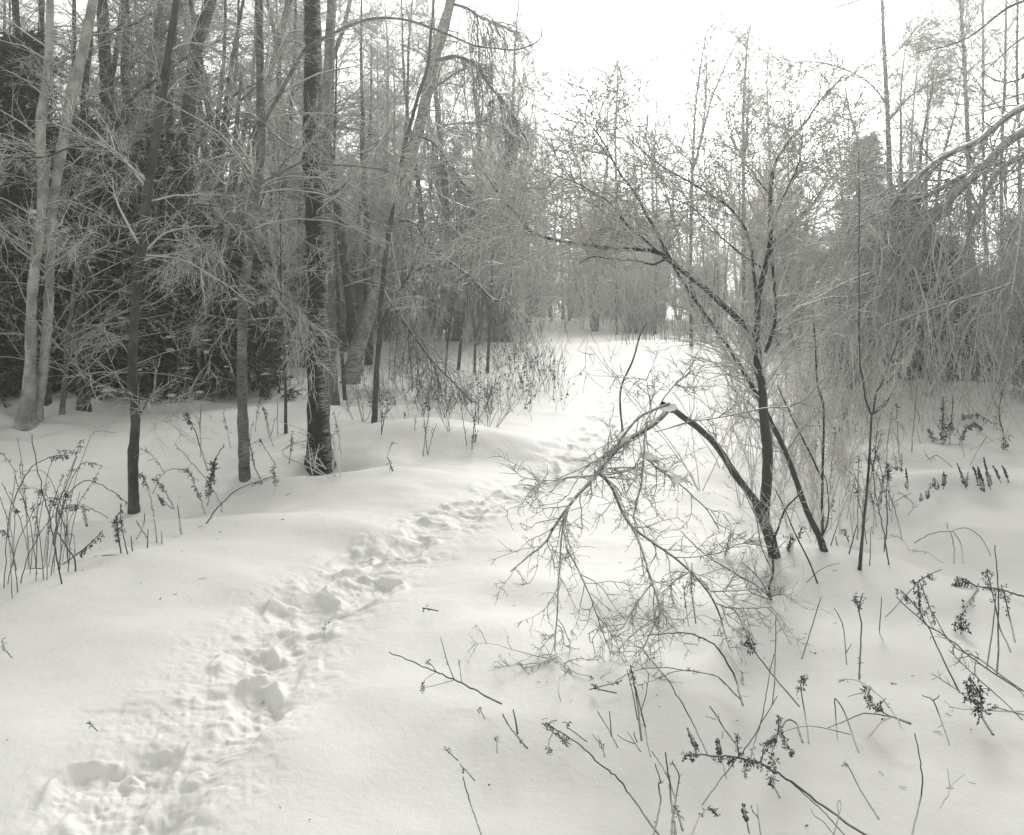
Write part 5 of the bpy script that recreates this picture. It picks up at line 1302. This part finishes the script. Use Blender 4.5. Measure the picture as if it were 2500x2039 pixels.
for lab, p, w in [('thin leaning stick left of the tall leafy pair', [(945, 552), (960, 380), (985, 100)], 2.5), ('crooked thin twig beside the leaning stick', [(1000, 512), (985, 430), (1000, 330)], 2.5),
                  ('bent twig lying down right below the tall pair', [(1217, 685), (1120, 612), (1070, 640), (1028, 575)], 3), ('short curved twig under the arched fern', [(1313, 613), (1300, 520), (1265, 430)], 2.5),
                  ('leaning twig right of the arched fern', [(1360, 672), (1420, 560), (1475, 475)], 2.5), ('long frosted stalk lying up right to the edge', [(1365, 566), (1480, 520), (1600, 478), (1650, 465)], 3),
                  ('slanting stalk below the row of fern spikes', [(822, 942), (880, 905), (940, 880)], 2.5), ('low bowed stalk resting on the right snow bank', [(985, 1216), (1060, 1175), (1130, 1155), (1235, 1150)], 3),
                  ('high thin arch springing right from the bowed stalk', [(1490, 1297), (1440, 1205), (1380, 1150), (1310, 1125), (1225, 1145)], 2.5), ('thin leg dropping from the bowed stalk, left one', [(1242, 1351), (1240, 1250), (1218, 1155)], 3),
                  ('thin leg dropping from the bowed stalk, right one', [(1305, 1351), (1290, 1240), (1238, 1152)], 2.5), ('small iced spray lying right of the seeded weed', [(1132, 1352), (1060, 1300), (990, 1290), (920, 1280)], 3),
                  ('arched twig between the sapling and the iced spray', [(925, 1285), (890, 1220), (830, 1185), (770, 1195), (700, 1200)], 2.5), ('thin stick leaning right by the foot of the slanting stem', [(370, 1252), (400, 1160), (432, 1068)], 2.5),
                  ('short stub by the foot of the slanting stem', [(416, 1252), (405, 1185)], 3), ('hooked twig low between the two iced tree roots', [(93, 1607), (105, 1550), (145, 1495)], 3),
                  ('upright thin stick right of the iced tree foot', [(182, 1502), (175, 1350)], 2), ('thin stick closer to the iced tree foot', [(112, 1402), (95, 1250)], 2.5),
                  ('thin low arch on the snow below the slanting stem', [(200, 1510), (300, 1420), (380, 1385), (432, 1378)], 2), ('thin stick behind the slanting stem', [(460, 936), (480, 860), (505, 790)], 2.5),
                  ('slim stick leaning between the thicket and the sapling', [(487, 1047), (505, 940), (540, 800)], 2.5), ('thin upright stick far right on the bank', [(1480, 130), (1475, 20)], 2.5),
                  ('lone bare sprig on the smooth bank above the bowed stalk', [(1195, 1115), (1193, 1085)], 3), ('small nodding sprig below the fern row', [(925, 1020), (950, 985), (935, 930), (850, 870)], 2.5)]:
    weed(lab, 'G', p, w, twigs=(4 if 'iced spray' in lab or 'nodding' in lab or 'lying' in lab else 0), tl=(12, 30), name='dead_stalk', cat='stalk', mat=(M_TWIG_ICE if 'iced' in lab or 'frosted' in lab else None))
weed('small seeded weed left of the leaning stick by the sapling', 'G', [(497, 1227), (480, 1180), (465, 1135)], 2.5, head=(.3, 1, 18, 11, .6))
weed('dark wilted weed at the foot of the iced tree', 'G', [(150, 1210), (155, 1160), (163, 1120)], 3.5, head=(.2, 1, 26, 13, .5))
weed('dark ragged weed left of the wilted one, under the iced tree', 'G', [(70, 1290), (80, 1240), (90, 1180)], 4, head=(.1, 1, 40, 18, .6))
weed('dark weed head seen through the hanging crown', 'F', [(1240, 990), (1248, 940), (1265, 875)], 3.5, head=(.2, 1, 30, 13, .3))
weed('upright dark weed among the hanging twigs of the crown', 'F', [(1075, 1290), (1060, 1180), (1058, 1110), (1062, 1030)], 3, head=(.3, .8, 24, 14, .5))
weed('flower stalk cluster behind the snow lump of the crown', 'F', [(1040, 1330), (1030, 1260), (1020, 1180), (1040, 1120)], 2.5, head=(.3, 1, 20, 12, .5))
# the fuller thicket right of the iced tree
for i in range(26):
    g0 = (rng.uniform(1985, 2200), rng.uniform(1120, 1330))
    L = rng.uniform(60, 200); dx = rng.normal() * 25
    weed('slim seeded weed in the thicket around the straight sapling', None, [g0, (g0[0] + dx * .4, g0[1] - L * .5), (g0[0] + dx, g0[1] - L)], rng.uniform(2, 3), head=((.6, 1, 24, 10, .5) if rng.random() < .6 else None), twigs=2, tl=(10, 30), group='weeds round the straight sapling')
for i in range(24):
    g0 = (rng.uniform(560, 1180), rng.uniform(1035, 1120))
    L = rng.uniform(30, 110); dx = rng.normal() * 18
    weed('small dry weed on the crest between the slim birch and the trail', None, [g0, (g0[0] + dx * .4, g0[1] - L * .5), (g0[0] + dx, g0[1] - L)], rng.uniform(1.8, 2.6), head=((.5, 1, 14, 8, .5) if rng.random() < .4 else None), twigs=2, tl=(8, 25), group='small weeds on the crest')
# iced twiglets round the foot of the thick trunk
for i in range(12):
    g0 = (rng.uniform(755, 835), rng.uniform(1128, 1165))
    L = rng.uniform(50, 200); dx = rng.normal() * 25
    weed('iced twiggy sprout curling against the foot of the thick dark trunk', None, [g0, (g0[0] + dx, g0[1] - L * .4), (g0[0] + dx * .2, g0[1] - L * .7), (g0[0] + dx * 1.3, g0[1] - L)], 3, twigs=6, tl=(15, 45), mat=M_TWIG_ICE, name='sprout', cat='sprout', group='sprouts at the foot of the thick trunk')
# crumbs of bark, seeds and snapped twig tips strewn on the snow: nobody could count them
def litter():
    n = 170
    u = np.concatenate([rng.uniform(0, 2500, 50), rng.uniform(1250, 2100, 70), rng.uniform(0, 900, 50)])
    v = np.concatenate([rng.uniform(960, 2100, 50), rng.uniform(1150, 1800, 70), rng.uniform(1000, 1500, 50)])
    Y = CAMH * F / (v - HV); x = (u - UC) / F * Y
    z = hgt(x, Y) + .003
    P = np.stack([x, Y, z], 1)
    d = norm(rng.normal(size=(n, 3)) * [1, 1, .12])
    L = rng.uniform(.008, .05, n) * (rng.random(n) ** 1.5)[...] + .006
    A = np.stack([P, P + d * L[:, None] * .5 + [0, 0, .001], P + d * L[:, None]], 1)
    tb = TB(); tb.tubes(A, np.full((n, 3), .0011) * rng.uniform(.6, 1.6, (n, 1)), 3)
    k = 50
    tb.leaves(P[:k] + [0, 0, .002], rng.normal(size=(k, 3)) * [1, 1, .2], rng.normal(size=(k, 3)) * [1, 1, .2], rng.uniform(.004, .014, k), rng.uniform(.002, .006, k))
    tag(tb.build('snow_litter', M_SEED), 'tiny bits of bark and seed strewn on the snow', kind='stuff')
litter()
# ------------------------------------------------------------------ winter haze
def haze():
    V = [(x, y, z) for z in (-2.2, 22) for (x, y) in ((-170, -12), (170, -12), (170, 160), (-170, 160))]
    Q = [(3, 2, 1, 0), (4, 5, 6, 7), (0, 1, 5, 4), (1, 2, 6, 5), (2, 3, 7, 6), (3, 0, 4, 7)]
    m = bpy.data.materials.new('haze'); m.use_nodes = True
    nt = m.node_tree
    nt.nodes.remove(nt.nodes['Principled BSDF'])
    v = nt.nodes.new('ShaderNodeVolumePrincipled')
    v.inputs['Color'].default_value = g3(.95)
    v.inputs['Density'].default_value = HAZE_D
    v.inputs['Anisotropy'].default_value = .75
    nt.links.new(v.outputs[0], nt.nodes['Material Output'].inputs['Volume'])
    o = mesh_obj('haze', V, Q, 4, m, smooth=False)
    tag(o, 'pale winter haze in the air', kind='stuff')
HAZE_D = 0.0046
haze()
